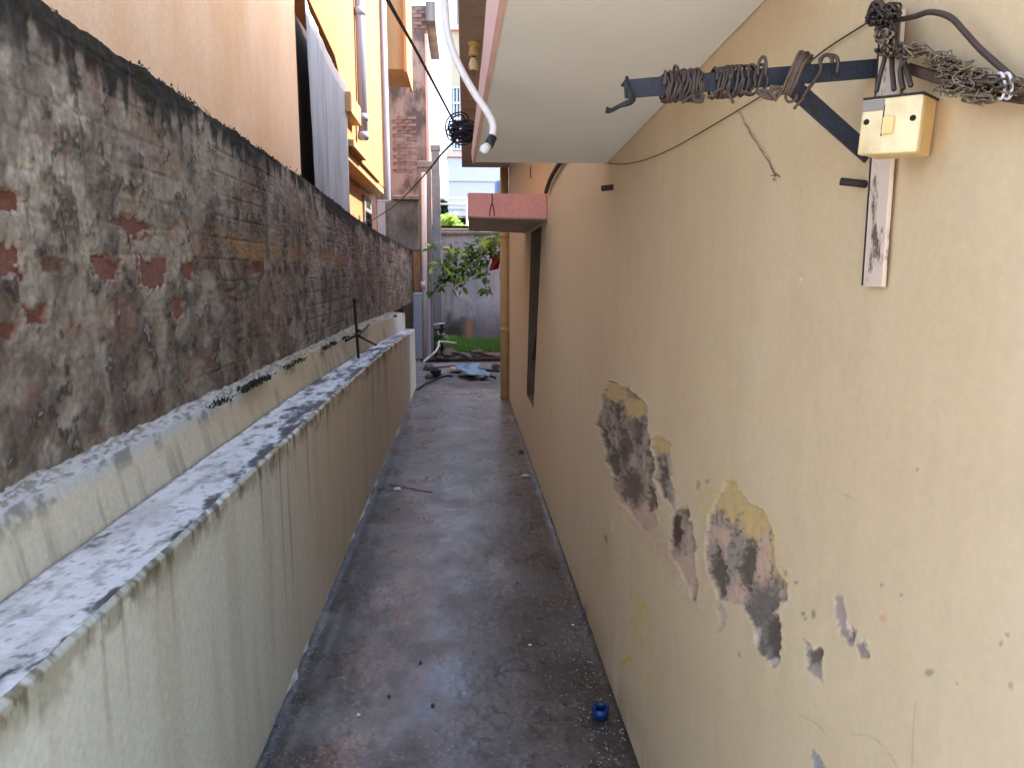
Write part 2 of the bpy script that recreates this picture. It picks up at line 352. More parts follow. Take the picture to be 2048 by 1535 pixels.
patch([(1664, 1198), (1684, 1194), (1700, 1236), (1712, 1270), (1708, 1290), (1692, 1290), (1680, 1250)], [(1682, 1230, 18, 44, S(166, 144, 134), .4), (1698, 1236, 7, 30, S(222, 184, 164), .3)], .22)
patch([(1716, 1282), (1734, 1280), (1738, 1310), (1724, 1314)], [(1726, 1296, 14, 16, S(146, 128, 118), .5)], .22)
patch([(1436, 1208), (1444, 1206), (1448, 1250), (1438, 1262)], [(1441, 1230, 9, 30, PINKC, .4)], .22)
patch([(1626, 1496), (1640, 1510), (1652, 1540), (1626, 1540)], [(1634, 1520, 16, 24, S(150, 144, 140), .4)], .22)
for (sx, sy, r1, r2, cc) in [(1604, 1226, 4, 4, DARK), (1624, 1228, 4, 9, DARK), (1608, 1236, 3, 3, DARK), (1858, 1344, 8, 7, S(120, 106, 86)), (1760, 1168, 3, 3, DARK), (1803, 1188, 3, 3, DARK), (1765, 1236, 7, 7, S(208, 140, 118)), (1780, 1322, 8, 12, S(212, 172, 142)), (1912, 1365, 3, 4, S(140, 126, 100)), (2014, 1268, 4, 4, S(130, 116, 92)), (2002, 1284, 4, 4, S(130, 116, 92)), (2020, 1368, 5, 7, S(140, 126, 100)), (1836, 938, 3, 4, DARK), (1478, 1310, 2, 6, S(120, 104, 80)), (1570, 1145, 4, 6, S(110, 96, 70)), (1590, 1165, 3, 3, DARK), (1396, 970, 4, 10, S(120, 116, 70)), (1414, 962, 4, 4, S(120, 116, 80)), (1212, 1076, 3, 8, DARK), (1224, 1050, 4, 14, S(222, 200, 170)), (1170, 1222, 4, 10, DARK), (1278, 482, 2, 3, DARK), (1600, 560, 3, 4, S(228, 220, 190))]:
    m = sst(1.5, .6, np.hypot((px+wx*.3-sx)/r1, (py+wy*.3-sy)/r2))*.6; c = lerp(c, cc, m); dep = dep+.0006*m
pk = sst(-14, 10, pdist(qx, qy, [(1262, 1030), (1310, 1046), (1345, 1090), (1392, 1150), (1398, 1215), (1362, 1178), (1320, 1110), (1270, 1070)])); c = lerp(c, S(196, 160, 134), pk*sst(.35, .6, fine)*.7)
pk = sst(-16, 8, pdist(qx, qy, [(1400, 1000), (1460, 950), (1490, 985), (1550, 1030), (1556, 1110), (1580, 1175), (1540, 1120), (1430, 1060)])); c = lerp(c, S(206, 172, 104), pk*(1-sst(-2, 2, pdist(qx, qy, [(1424, 1010), (1452, 962), (1476, 965), (1528, 1018), (1546, 1130), (1560, 1290), (1434, 1196)])))*sst(.4, .6, fine)*.5)
reg = np.exp(-(((px-1240)/70)**2+((py-1270)/170)**2)); c = lerp(c, S(206, 172, 72), reg*sst(.60, .72, fbm(px/12, py/18, 71, 4))*.9)
reg = np.exp(-(((px-1300)/30)**2+((py-1230)/120)**2)); c = lerp(c, S(216, 180, 60), reg*sst(.64, .74, fbm(px/8, py/16, 72, 3))*.9)
reg = np.exp(-(((px-1090)/14)**2+((py-840)/26)**2)); c = lerp(c, S(206, 176, 80), reg*sst(.5, .65, fbm(px/8, py/12, 73, 3)))
# pencil scratches
for pl in [[(1700, 1468), (1730, 1468), (1752, 1476), (1775, 1498), (1796, 1536)], [(1832, 1400), (1828, 1450), (1824, 1540)], [(1600, 1428), (1630, 1445), (1650, 1465)], [(1660, 975), (1700, 995)]]:
    d = -pdist(px, py, pl+pl[::-1][1:-1]) if len(pl) > 2 else -pdist(px, py, [pl[0], pl[1], (pl[1][0]+1, pl[1][1]+1)])
    c = lerp(c, S(130, 112, 80), sst(2.0, .6, np.abs(d))*.35)
A = np.stack([XR+dep, YY, ZZ], -1)
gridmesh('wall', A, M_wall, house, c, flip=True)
Z0, Z1 = .52, 2.0
yN = lambda z: 6.17+(z-Z0)/(Z1-Z0)*(5.57-6.17); yFar = lambda z: 6.88+(z-Z0)/(Z1-Z0)*(6.47-6.88)
def wallgrid(name, fa, fb, z0, z1, ny, nz):
    zz = np.linspace(z0, z1, nz); u = np.linspace(0, 1, ny); Zg, U = np.meshgrid(zz, u, indexing='ij'); Yg = fa(Zg)*(1-U)+fb(Zg)*U
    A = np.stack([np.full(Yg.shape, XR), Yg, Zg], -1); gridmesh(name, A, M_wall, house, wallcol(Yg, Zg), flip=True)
k5 = lambda z: z*0+5.0; k97 = lambda z: z*0+9.72
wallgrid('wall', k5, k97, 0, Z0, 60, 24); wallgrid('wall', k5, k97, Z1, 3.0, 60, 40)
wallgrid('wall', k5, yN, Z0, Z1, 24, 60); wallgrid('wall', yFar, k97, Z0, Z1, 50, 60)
win = mesh('window', [(XR, yN(Z0), Z0), (XR, yFar(Z0), Z0), (XR, yFar(Z1), Z1), (XR, yN(Z1), Z1), (XR+.2, yN(Z0), Z0), (XR+.2, yFar(Z0), Z0), (XR+.2, yFar(Z1), Z1), (XR+.2, yN(Z1), Z1)],
           [(0, 4, 5, 1), (1, 5, 6, 2), (2, 6, 7, 3), (3, 7, 4, 0)], M_reveal, house)
hexa('shutter', [(XR+.17, yN(Z0)+.01, Z0+.01), (XR+.17, yFar(Z0)-.01, Z0+.01), (XR+.2, yFar(Z0)-.01, Z0+.01), (XR+.2, yN(Z0)+.01, Z0+.01), (XR+.17, yN(Z1)+.01, Z1-.01), (XR+.17, yFar(Z1)-.01, Z1-.01), (XR+.2, yFar(Z1)-.01, Z1-.01), (XR+.2, yN(Z1)+.01, Z1-.01)], M_wood, win, .004)
# dark plank standing in the window opening
a = P(1054, 786, X=XR+.02); t = P(1073, 628, X=XR+.06)
hexa('plank', [(XR+.005, a.y-.16, Z0+.005), (XR+.10, a.y-.16, Z0+.005), (XR+.10, a.y-.03, Z0+.005), (XR+.005, a.y-.03, Z0+.005), (XR+.085, a.y-.45, t.z), (XR+.11, a.y-.45, t.z), (XR+.11, a.y-.40, t.z), (XR+.085, a.y-.40, t.z)], M_wood, win, .003)
# upper storey: slab, wall, roof parapet
box('floor_slab', (-.02, -.6, 2.98), (6, 9.70, 3.12), M_slabsoff, house, .01)
box('upper_wall', (.62, -.58, 3.12), (5.98, 9.66, 6.2), M_soff, house, 0)
box('added_shade_block', (.63, 9.661, 3.32), (5.9, 11.2, 6.199), M_soff, house, 0)  # unseen block added above the slab to shade the grey sheet
box('roof_slab', (.52, -.7, 6.2), (6.05, 11.3, 6.36), M_cream, house, .01)
box('rear_wall', (XR+.21, -.59, -.03), (5.9, 9.68, 2.98), M_soff, house, 0)
box('near_end_wall', (XR+.004, -.598, -.03), (XR+.209, -.56, 2.978), M_soff, house, 0)
box('end_wall', (XR+.002, 9.69, -.03), (XR+.209, 9.725, 2.978), M_soff, house, 0)
# grey canopy at lintel height
cz = lambda y: 2.085+(2.163-2.085)*(3.03-y)/1.6
fr, nr = P(945, 322, Y=3.03), P(1000, 0, Z=2.156)
dirx = (nr.x-fr.x)/(nr.y-fr.y); xe = lambda y: fr.x+dirx*(y-fr.y)
y0, y1 = 1.0, 3.03
hexa('canopy', [(xe(y0), y0, cz(y0)), (XR-.001, y0, cz(y0)), (XR-.001, y1, cz(y1)), (xe(y1), y1, cz(y1)), (xe(y0)+.011, y0, cz(y0)+.13), (XR-.001, y0, cz(y0)+.13), (XR-.001, y1, cz(y1)+.09), (xe(y1)+.011, y1, cz(y1)+.09)], M_soff, house, .003)
V = []; Fc = []
for i, (y, h, dx) in enumerate([(1.0, .20, .020), (1.4, .16, .012), (2.0, .075, .008), (2.6, .05, .006), (3.026, .035, .005)]):
    x = xe(y); V += [(x+.012, y, cz(y)-.004), (x-.001, y, cz(y)-.004), (x-dx, y, cz(y)+h), (x+.012, y, cz(y)+h)]
    if i:
        k = len(V)-8
        for q in range(4): Fc.append((k+q, k+(q+1) % 4, k+4+(q+1) % 4, k+4+q))
mesh('canopy_edge', V, Fc+[(0, 1, 2, 3), (19, 18, 17, 16)], M_palepink, house)
# pink sunshade over the window
a, b = P(935, 386, Y=5.15), P(935, 434, Y=5.15)
can = hexa('sunshade', [(b.x, 5.12, b.z), (XR-.001, 5.2, 2.022), (XR-.001, 7.1, 2.03), (b.x+.02, 7.1, 2.05), (a.x, 5.12, a.z), (XR-.001, 5.2, 2.19), (XR-.001, 7.1, 2.12), (b.x+.02, 7.1, 2.14)], M_pink, house, .008)
hexa('sunshade_underside', [(b.x+.012, 5.14, b.z-.004), (XR-.004, 5.22, 2.018), (XR-.004, 7.08, 2.026), (b.x+.03, 7.08, 2.046), (b.x+.012, 5.14, b.z+.01), (XR-.004, 5.22, 2.03), (XR-.004, 7.08, 2.036), (b.x+.03, 7.08, 2.056)], M_slabsoff, can, 0)
V = []; Fc = []
for pl in [[(984, 387), (985, 402), (981, 416), (979, 431)], [(984, 404), (988, 418), (989, 432)]]:
    for i, q in enumerate(pl):
        p = P(*q, Y=5.13); yy = 5.12+.08*(p.x-b.x)/(XR-b.x)-.0015
        V += [(p.x-.004, yy, p.z), (p.x+.004, yy, p.z)]
        if i: k = len(V); Fc.append((k-4, k-3, k-1, k-2))
mesh('crack', V, Fc, M_crack, can)
dp = tube('drain_pipe', [(.515, 9.66, 0), (.515, 9.66, 2.97)], .055, M_ypipe, house, 2, 16)
for z in (.9, 2.1): tube('pipe_collar', [(.515, 9.66, z), (.515, 9.66, z+.06)], .063, M_ypipe, dp, 2, 16)
tube('conduit', [P(1092, 384, X=XR-.02), P(1100, 360, X=XR-.025), P(1112, 338, X=XR-.025), P(1126, 318, X=XR-.02), P(1140, 300, X=XR-.02)], .014, M_wood, house)
p = P(1062, 345, X=XR); mesh('wall_hole', [(XR-.003, p.y-.06, p.z-.06), (XR-.003, p.y+.05, p.z-.04), (XR-.003, p.y+.06, p.z+.05), (XR-.003, p.y-.03, p.z+.06)], [(0, 1, 2, 3)], M_crack, house)
def peg(a, b, r=.006):
    tube('peg', [a, b], r, M_rust, house, 1, 6)
p = P(1226, 374, X=XR); peg(p+Vector((.01, 0, 0)), p+Vector((-.045, 0, -.006)), .011)
p = P(1735, 370, X=XR); peg(p+Vector((.01, 0, 0)), p+Vector((-.035, .01, .006)), .0055)
def ribbon(name, pl, wd, mat, X):
    V = []; Fc = []; pp = [P(*q, X=X) for q in pl]
    for i, p in enumerate(pp):
        t = pp[min(i+1, len(pp)-1)]-pp[max(i-1, 0)]; nn = Vector((0, -t.z, t.y)).normalized()*wd*random.uniform(.5, 1.2)
        V += [p-nn, p+nn]
        if i: k = len(V); Fc.append((k-4, k-3, k-1, k-2))
    return mesh(name, V, Fc, mat, house)
def jag(pl, n=5, amp=3):
    out = []
    for (a, b), (c_, d) in zip(pl, pl[1:]):
        for k in range(n): t = k/n; out.append((a+(c_-a)*t+random.uniform(-amp, amp), b+(d-b)*t+random.uniform(-amp, amp)*.5))
    return out+[pl[-1]]
ribbon('crack_scuff', jag([(1474, 222), (1500, 262), (1530, 310), (1552, 350)], 5, 3), .0028, M_pinkrub, XR-.0025)
ribbon('crack', jag([(1488, 246), (1502, 268), (1516, 294), (1530, 312), (1544, 336), (1552, 352), (1545, 360)], 4, 2), .0012, M_crack, XR-.004)
ribbon('crack', jag([(1540, 352), (1556, 350), (1560, 354)], 3, 1), .0012, M_crack, XR-.004)

# ------------------------------------------------------------------ plastered brick boundary wall on the left
bw = tag(empty('boundary_wall'), 'weathered grey brick wall with flaking render and black mossy top', 'wall')
yb = np.concatenate([np.linspace(.7, 1.35, 6)[:-1], pxspace(1.35, 15.2, 470)])
ztop = np.interp(yb, [-4, 2, 2.9, 4.9, 7, 9, 14.5], [2.33, 2.31, 2.30, 2.27, 2.19, 2.15, 2.12])+.03*(fbm(yb*3, yb*0, 81)-.5)+.02*(fbm(yb*14, yb*0, 82)-.5)
u = np.linspace(0, 1, 300); YY = np.repeat(yb[None], 300, 0); Zt = np.repeat(ztop[None], 300, 0); ZZ = 1.10+(Zt-1.10)*u[:, None]
n1 = fbm(YY*2.2, ZZ*2.6, 91); n2 = fbm(YY*7, ZZ*7, 92); n3 = fbm(YY*24, ZZ*20, 93); stv = fbm(YY*9, ZZ*1.1, 94); stf = fbm(YY*30, ZZ*2.2, 95)
low = sst(1.85, 1.45, ZZ); far = sst(2.2, 4.5, YY)
n4 = fbm(YY*13, ZZ*13, 98, 5); n5 = fbm(YY*45, ZZ*45, 99, 3)
near = sst(3.6, 1.8, YY); hi = sst(1.62, 1.95, ZZ)
c = lerp(S(166, 161, 150), S(128, 121, 111), sst(.38, .62, n1*.6+n4*.4))
c = lerp(c, S(200, 195, 184), sst(.46, .62, n4*.55+stv*.45+.05*near)*(.30+.65*near*hi))
c = lerp(c, S(84, 76, 69), sst(.48, .62, n2*.6+n4*.4+.05*low)*.65)
c = lerp(c, S(120, 92, 74), sst(.45, .62, fbm(YY*3.2, ZZ*5, 88))*(.12+.35*(1-near))*.8)
c = lerp(c, S(96, 84, 76), low*near*.55*sst(.35, .6, n2))
crs = np.abs(((ZZ-1.617+.006*(n2-.5))/.092) % 1-.5); jo = ((np.floor((ZZ-1.617)/.092) % 2)*.5+YY/.235) % 1
joint = np.maximum(sst(.40, .47, crs), sst(.05, .02, np.abs(jo-.5)))*sst(.42, .58, fbm(YY*1.7+4, ZZ*2.1, 87))
c = lerp(c, S(74, 60, 52), joint*.18*(1-.6*near)); c = lerp(c, S(142, 84, 68), (1-joint)*sst(.62, .72, fbm(YY*4.3, ZZ*10, 86))*.3)
c = lerp(c, S(48, 40, 36), sst(.55, .68, stf*.6+n4*.4)*(.45+.25*far)); c = lerp(c, S(40, 34, 30), sst(.60, .68, n5*.45+n4*.55)*.75)
c = lerp(c, S(196, 190, 180), sst(.63, .72, n5*.4+n4*.35+stf*.25)*.5)
oc = np.exp(-(((ZZ-1.76)/.06)**2))*sst(2.6, 3.6, YY)*sst(8, 6, YY); c = lerp(c, S(164, 126, 86), oc*sst(.4, .6, n2)*.8)
oc = np.exp(-(((ZZ-1.68)/.03)**2))*sst(2.9, 3.6, YY)*sst(8, 6, YY); c = lerp(c, S(70, 48, 36), oc*sst(.4, .6, n4)*.7)
tb = (Zt-ZZ)-.075-.20*(stf-.5)-.22*(n1-.5)-.1*(n4-.5); c = lerp(c, S(28, 27, 25), sst(.05, -.03, tb)*.95)
c = lerp(c, S(52, 58, 34), sst(.06, -.03, tb)*sst(.52, .64, n4)*.6)
c = lerp(c, S(64, 62, 60), sst(.50, .6, fbm(YY*2.1+9, ZZ*3, 97))*sst(2.5, 1.6, YY)*sst(1.9, 2.1, ZZ)*.75)
rough = .016*(n1-.5)+.016*(n2-.5)+.014*(n4-.5)+.007*(n5-.5)-.003*joint*(1-.5*near); hole = np.zeros(YY.shape)
BR = [(1.70, 1.842, 1.757, 1.702, 1), (1.905, 2.04, 1.69, 1.65, .5), (2.17, 2.36, 1.697, 1.628, 1), (2.475, 2.70, 1.70, 1.606, 1), (2.83, 2.98, 1.69, 1.62, .5), (1.81, 1.93, 1.572, 1.52, .8), (1.72, 1.80, 1.535, 1.50, .7), (2.735, 2.83, 1.565, 1.495, .8), (2.32, 2.58, 1.825, 1.765, .55), (1.74, 1.87, 1.845, 1.79, .8), (3.3, 3.44, 1.58, 1.53, .4), (3.75, 3.9, 1.70, 1.645, .4), (1.665, 1.845, 1.712, 1.635, 1)]
BR = BR[1:]
for (a, b, zt, zb, k) in BR:
    ey = np.abs(YY-(a+b)/2)/((b-a)/2); ez = np.abs(ZZ-(zt+zb)/2)/((zt-zb)/2)
    e = (ey**4+ez**4)**.25+1.3*(n5-.5)+1.1*(n4-.5)+.2*(ZZ < (zt+zb)/2)*ey
    hole = np.maximum(hole, sst(1.15, .75, e)*(.55+.45*k))
    c = lerp(c, S(142, 92, 78), sst(1.3, .8, e)*.6*k); c = lerp(c, S(178, 164, 150), np.exp(-((e-1.2)/.12)**2)*.35*k)
A = np.stack([XB+rough-.017*hole, YY, ZZ], -1)
# top and back of the wall as extra rows
top1 = np.stack([np.full(len(yb), XB-.05), yb, ztop+.012], -1); top2 = np.stack([np.full(len(yb), XB-.19), yb, ztop+.005], -1); bk = np.stack([np.full(len(yb), XB-.23), yb, np.full(len(yb), -.05)], -1)
A = np.concatenate([A, top1[None], top2[None], bk[None]], 0); c = np.concatenate([c, np.zeros((2, len(yb), 3))+S(34, 32, 28), np.zeros((1, len(yb), 3))+S(120, 110, 100)], 0)
gridmesh('render', A, M_brickwall, bw, c, flip=False)
for (a, b, zt, zb, k) in BR:
    if k < .45: continue
    ym = (a+b)/2; zm = (zt+zb)/2; L = max(.21, b-a+.02)/2; Hh = max(.036, (zt-zb)/2+.006); V, Fc = boxd((XB-.09, ym-L, zm-Hh), (XB-.0075-.008*(1-k), ym+L, zm+Hh))
    V = [(x+random.uniform(-.003, .003), y+random.uniform(-.006, .006), z+random.uniform(-.003, .003)) for x, y, z in V]
    bevel(mesh('brick', V, Fc, M_brick, bw), .006)
# moss and weeds along the crest
V = []; Fc = []
def blade(p, h, wdt, lean):
    k = len(V); a = random.uniform(0, 6.28); dx, dy = math.cos(a), math.sin(a)
    V.extend([(p[0]-dy*wdt, p[1]+dx*wdt, p[2]), (p[0]+dy*wdt, p[1]-dx*wdt, p[2]), (p[0]+dx*lean*.5+dy*wdt*.6, p[1]+dy*lean*.5-dx*wdt*.6, p[2]+h*.6), (p[0]+dx*lean, p[1]+dy*lean, p[2]+h)])
    Fc.extend([(k, k+1, k+2), (k, k+2, k+3)])
for i in range(1500):
    y = 1/random.uniform(1/14, 1/1.4); z = float(np.interp(y, yb, ztop))
    if vnoise(np.array([y*2.5]), np.array([3.]), 7)[0] < .45: continue
    blade((XB-random.uniform(-.004, .1), y, z+.004), random.uniform(.004, .012)*(1+y*.05), .005, random.uniform(0, .02))
for yc in (2.93, 3.05, 3.3, 4.15, 4.9, 5.4):
    for i in range(5): blade((XB-.03+random.uniform(-.02, .02), yc+random.uniform(-.02, .02), float(np.interp(yc, yb, ztop))), random.uniform(.02, .06), .002, random.uniform(0, .05))
o = mesh('wall_moss', V, Fc, M_moss, None); tag(o, 'dark moss and small weeds growing along the crest of the weathered wall', 'moss', kind='stuff')

# ------------------------------------------------------------------ low cream wall with cap and step
lw = tag(empty('low_wall'), 'low cream wall with black stained white cap along the left of the path', 'wall')
yl = np.concatenate([np.linspace(.7, .95, 5)[:-1], pxspace(.95, 10.75, 420)])
zc = np.interp(yl, [-4, 4, 6, 8, 10.7], [.992, .99, .97, .935, .86]); edge = .006*(fbm(yl*12, yl*0, 101)-.5)+.005*(fbm(yl*40, yl*0, 102)-.5)
ys_ = yl
u = np.concatenate([np.linspace(0, .9, 60), np.linspace(.9, 1, 41)[1:]]); YY = np.repeat(yl[None], 100, 0); Zc = np.repeat((zc+edge)[None], 100, 0); ZZ = Zc*u[:, None]
n1 = fbm(YY*1.5, ZZ*1.2, 111); n2 = fbm(YY*8, ZZ*8, 112); stf = fbm(YY*26, ZZ*1.0, 113, 5); stw = fbm(YY*8, ZZ*.7, 114)
dt = Zc-ZZ
c = lerp(S(224, 234, 228), S(228, 237, 232), sst(.35, .65, n1)); c = lerp(c, S(214, 196, 162), sst(2.0, 4.2, YY)*.7)  # near end cooler and paler, putting open skylight into the paint colour
c = lerp(c, S(170, 160, 138), sst(.5, .75, stw)*.22); c = lerp(c, S(112, 94, 74), sst(.56, .76, stf)*.45*sst(.95, .2, dt)*sst(.38, .62, fbm(YY*1.7, ZZ*.6, 116)))
c = lerp(c, S(60, 52, 40), sst(.03+.13*stf*n1*2, .0, dt)*sst(.45, .62, stf*.4+fbm(YY*38, ZZ*22, 117, 4)*.6)*.85)
c = lerp(c, S(120, 112, 70), sst(.12, .02, dt)*sst(.5, .62, n2)*.5)
c = lerp(c, S(222, 216, 200), np.exp(-(dt/.004)**2)*.25*sst(.5, .65, fbm(YY*9, ZZ*9, 115, 4)))  # thin pale line paints a highlight along the top edge
c = lerp(c, S(206, 220, 226), sst(8.3, 10.2, YY)*.75)  # far end tinted blue, painting in the cool light that falls there
c = lerp(c, S(200, 200, 192), sst(.014, .008, ZZ))
A = np.stack([XL+.004*(n1-.5)+.003*(n2-.5)-.012*np.exp(-(dt/.006)**2), YY, ZZ], -1)
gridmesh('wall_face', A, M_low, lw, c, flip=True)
xback = np.interp(yl, [-4, 4, 6, 10.7], [-.948, -.948, -.925, -.86])
v = np.linspace(0, 1, 60); Y2 = np.repeat(yl[None], 60, 0); X2 = (XL-.012)+(xback[None]-(XL-.012))*v[:, None]; Z2 = np.repeat((zc+edge)[None], 60, 0)
n1 = fbm(X2*11, Y2*3.0, 121, 6); n2 = fbm(X2*34, Y2*16, 122); n3 = fbm(X2*60, Y2*50, 123, 4)
c = lerp(S(222, 220, 216), S(196, 193, 188), sst(.4, .65, n1)); c = lerp(c, S(130, 126, 124), sst(.55, .68, n2)*.5)
blk = n1*.46+n2*.34+n3*.20+.15*np.exp(-((v[:, None]-.05)/.15)**2)*sst(.34, .62, fbm(X2*20, Y2*7, 124, 4))+.09*sst(2.6, 4, Y2)*sst(9, 6.5, Y2)+.05*np.exp(-((Y2-3.2)/.6)**2)-.07*sst(2.9, 2.2, Y2)*sst(.12, .4, np.repeat(v[:, None], len(yl), 1))+.02*np.exp(-((v[:, None]-.04)/.12)**2)*sst(2.6, 1.8, Y2)
c = lerp(c, S(36, 35, 36), sst(.555, .67, blk)*.85); c = lerp(c, S(70, 66, 62), sst(.6, .75, n3)*.5)
c = lerp(c, S(52, 50, 50), sst(.95, .99, np.repeat(v[:, None], len(yl), 1))*.7)
c = lerp(c, S(58, 44, 38), np.exp(-(((Y2-8.7)/.55)**2+((v[:, None]-.5)/.5)**2))*.8)
A = np.stack([X2, Y2, Z2+.004*(n1-.5)+.003*(n2-.5)], -1); gridmesh('wall_cap', A, M_low, lw, c, flip=True)
# step above the cap and mortar fillet
zs = np.interp(yl, [-4, 7, 10.7], [1.147, 1.150, 1.09]); ed2 = .008*(fbm(yl*16, yl*0, 131)-.5)+.006*(fbm(yl*50, yl*0, 132)-.5)
rows = []; cols = []
for k, uu in enumerate(np.linspace(0, 1, 40)):
    z = (zc-.01)+(zs+ed2-(zc-.01))*uu; n = fbm(yl*24, z*1.5, 133); nn = fbm(yl*9, z*9, 134); dtt = zs+ed2-z
    cc = lerp(S(212, 210, 190)+0*yl[:, None], S(204, 182, 140)+0*yl[:, None], sst(1.8, 4.2, yl)*.7)
    cc = lerp(cc, S(96, 90, 72), sst(.52, .74, n)*.38*sst(.02, .12, dtt)); cc = lerp(cc, S(196, 206, 212), sst(.05, .01, dtt)*sst(4.6, 2.8, yl)*.8)
    cc = lerp(cc, S(90, 88, 80), sst(.62, .7, nn)*.6*sst(.08, .02, dtt)); cc = lerp(cc, S(206, 222, 228), sst(8.3, 10.2, yl)*.75)  # same blue light painted into the far end of the step
    rows.append(np.stack([xback-.004-.034*uu+.004*(nn-.5), yl, z], -1)); cols.append(cc)
for k, uu in enumerate(np.linspace(0.04, 1, 24)):
    xk = (xback-.038)+(XB-.012-(xback-.038))*uu; bumpy = fbm(yl*18, yl*0+uu*6, 136); b2 = fbm(yl*44, yl*0+uu*9, 137)
    z = zs+ed2+.003+.022*uu+.026*(bumpy-.5)*min(1, uu*4)+.018*(b2-.5)*min(1, uu*4)
    cc = lerp(S(196, 196, 192)+0*yl[:, None], S(176, 160, 128)+0*yl[:, None], np.clip(sst(2.2, 5, yl)*.8+sst(.5, .65, bumpy)*.3+sst(.6, 1, yl*0+uu)*.5, 0, 1))
    cc = lerp(cc, S(52, 54, 42), sst(.58, .66, bumpy*.5+b2*.5)*.85*sst(1.8, 3, yl))
    cc = lerp(cc, S(104, 92, 80), sst(.50, .60, b2)*.65)
    rows.append(np.stack([xk, yl, z], -1)); cols.append(cc)
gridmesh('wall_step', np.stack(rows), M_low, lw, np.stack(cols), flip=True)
V = [(XL-.004, 10.75, 0), (XB, 10.75, 0), (XB, 10.75, 1.10), (-.86, 10.75, 1.09), (-.86, 10.75, .86), (XL-.012, 10.75, .86)]
mesh('end_face', V, [(0, 1, 2, 3, 4, 5)], M_pvc, lw)
# white putty bead where wall meets floor
V = []; Fc = []
yy = pxspace(1.2, 9.8, 300); nb = fbm(yy*7, yy*0, 141); nb2 = fbm(yy*2.2, yy*0+4, 142)
for i, y in enumerate(yy):
    wd = .004+.020*max(0, nb[i]-.55)*3+.016*max(0, nb2[i]-.55)*2; h = .010+.012*nb[i]
    V += [(XL+.001, y, h), (XL+wd*.5, y, h*.75), (XL+wd, y, .004), (XL+wd+.002, y, -.002)]
    if i:
        k = len(V)-4
        for j in range(3): Fc.append((k+j-4, k+j-3, k+j+1, k+j))
mesh('skirting_bead', V, Fc, M_putty, lw, True)
# weed tufts on the step
V = []; Fc = []
for yc, n in ((2.95, 60), (3.3, 130), (3.45, 160), (3.62, 90), (4.1, 60), (4.35, 60), (5.1, 80), (5.4, 80), (5.9, 60), (6.6, 40), (9.6, 60)):
    for i in range(n):
        y = yc+random.gauss(0, .06); blade((float(np.interp(y, yl, xback))-random.uniform(0, .04), y, float(np.interp(y, yl, zs))+random.uniform(-.012, .004)), random.uniform(.006, .022), .005, random.uniform(0, .02))
o = mesh('step_moss', V, Fc, M_moss, None); tag(o, 'dark moss tufts clinging to the step above the low wall cap', 'moss', kind='stuff')

# ------------------------------------------------------------------ near yellow house on the left
nh = tag(empty('house'), 'large plain peach house wall rising close behind the weathered wall', 'house')
cy = 8.12
box('wall', (XF-5, 1.5, -.05), (XF, cy, 4.5), M_near, nh, .01)
box('corner_return', (XF-5, cy+.001, -.05), (XF-.01, cy+.06, 4.49), M_yel, nh, 0)
box('roof', (XF-5.1, 1.4, 4.5), (XF+.03, cy+.05, 4.6), M_cream, nh, .01)
# ------------------------------------------------------------------ far yellow house
fh = tag(empty('house'), 'sunlit yellow house with stepped ledges beyond the grey sheet', 'house')
box('wall', (XF-5, 8.9, -.05), (XF-.75, 18.2, 7.6), M_yel, fh, 0)
box('gap_shade_board', (XF-.14, 8.20, -.05), (XF-.09, 9.3, 4.4), M_wood, fh, 0)  # dark board added to stand in for the shade in the gap
def wedge(name, pq, x0, x1, mat, bv=.01):             # prism along x from a (y, z) outline
    n = len(pq); V = [(x0, y, z) for y, z in pq]+[(x1, y, z) for y, z in pq]
    Fc = [tuple(range(n))[::-1], tuple(range(n, 2*n))]+[(i, (i+1) % n, n+(i+1) % n, n+i) for i in range(n)]
    o = mesh(name, V, Fc, mat, fh); bevel(o, bv) if bv else None; return o
q1, q2, q3 = P(609, 0, X=XF), P(670, 112, X=XF), P(682, 168, X=XF)
wedge('upper_storey', [(q1.y-.1, q1.z+.12), (q2.y, q2.z), (q3.y, q3.z+.02), (13.0, q3.z), (13.0, 7.6), (q1.y-.1, 7.6)], XF-.74, XF, M_yel)
box('ledge', (XF-.74, P(684, 200, X=XF).y, P(690, 195, X=XF).z-.25), (XF+.12, P(706, 222, X=XF).y, P(690, 195, X=XF).z+.02), M_cream, fh)
lo = P(700, 285, X=XF)
box('lower_storey', (XF-.74, 11.4, lo.z-.02), (XF-.02, 13.35, q3.z-.01), M_yel, fh)
box('ledge', (XF-.70, 11.38, lo.z-.10), (XF+.10, 12.8, lo.z), M_cream, fh)
bz = P(740, 345, X=XF).z
box('balcony_front', (XF-.74, 11.45, bz), (XF+.02, 15.5, lo.z-.11), M_yel, fh)
box('balcony_slab', (XF-.74, 11.4, bz-.12), (XF-.03, 16.6, bz-.005), M_cream, fh)
box('bay_wall', (XF-.74, 13.36, lo.z-.10), (XF-.04, 17.0, 7.58), M_yel, fh)
box('ground_wall', (XF-.74, 11.5, -.05), (XF-.35, 16.6, bz-.125), M_yel, fh)
p1 = P(727, 280, X=XF+.09)
fp = tube('drain_pipe', [(XF+.09, p1.y, p1.z), (XF+.09, p1.y, 7.5)], .075, M_pvcblue, fh, 2, 14)
for z in (p1.z+.02, p1.z+.30, p1.z+1.9): tube('pipe_collar', [(XF+.09, p1.y, z), (XF+.09, p1.y, z+.10)], .09, M_pvcblue, fp, 2, 14)
p2 = P(773, 300, X=XF+.04); tube('drain_pipe', [(XF+.04, p2.y, 1.2), (XF+.04, p2.y, 7.5)], .07, M_pvcblue, fh, 2, 12)
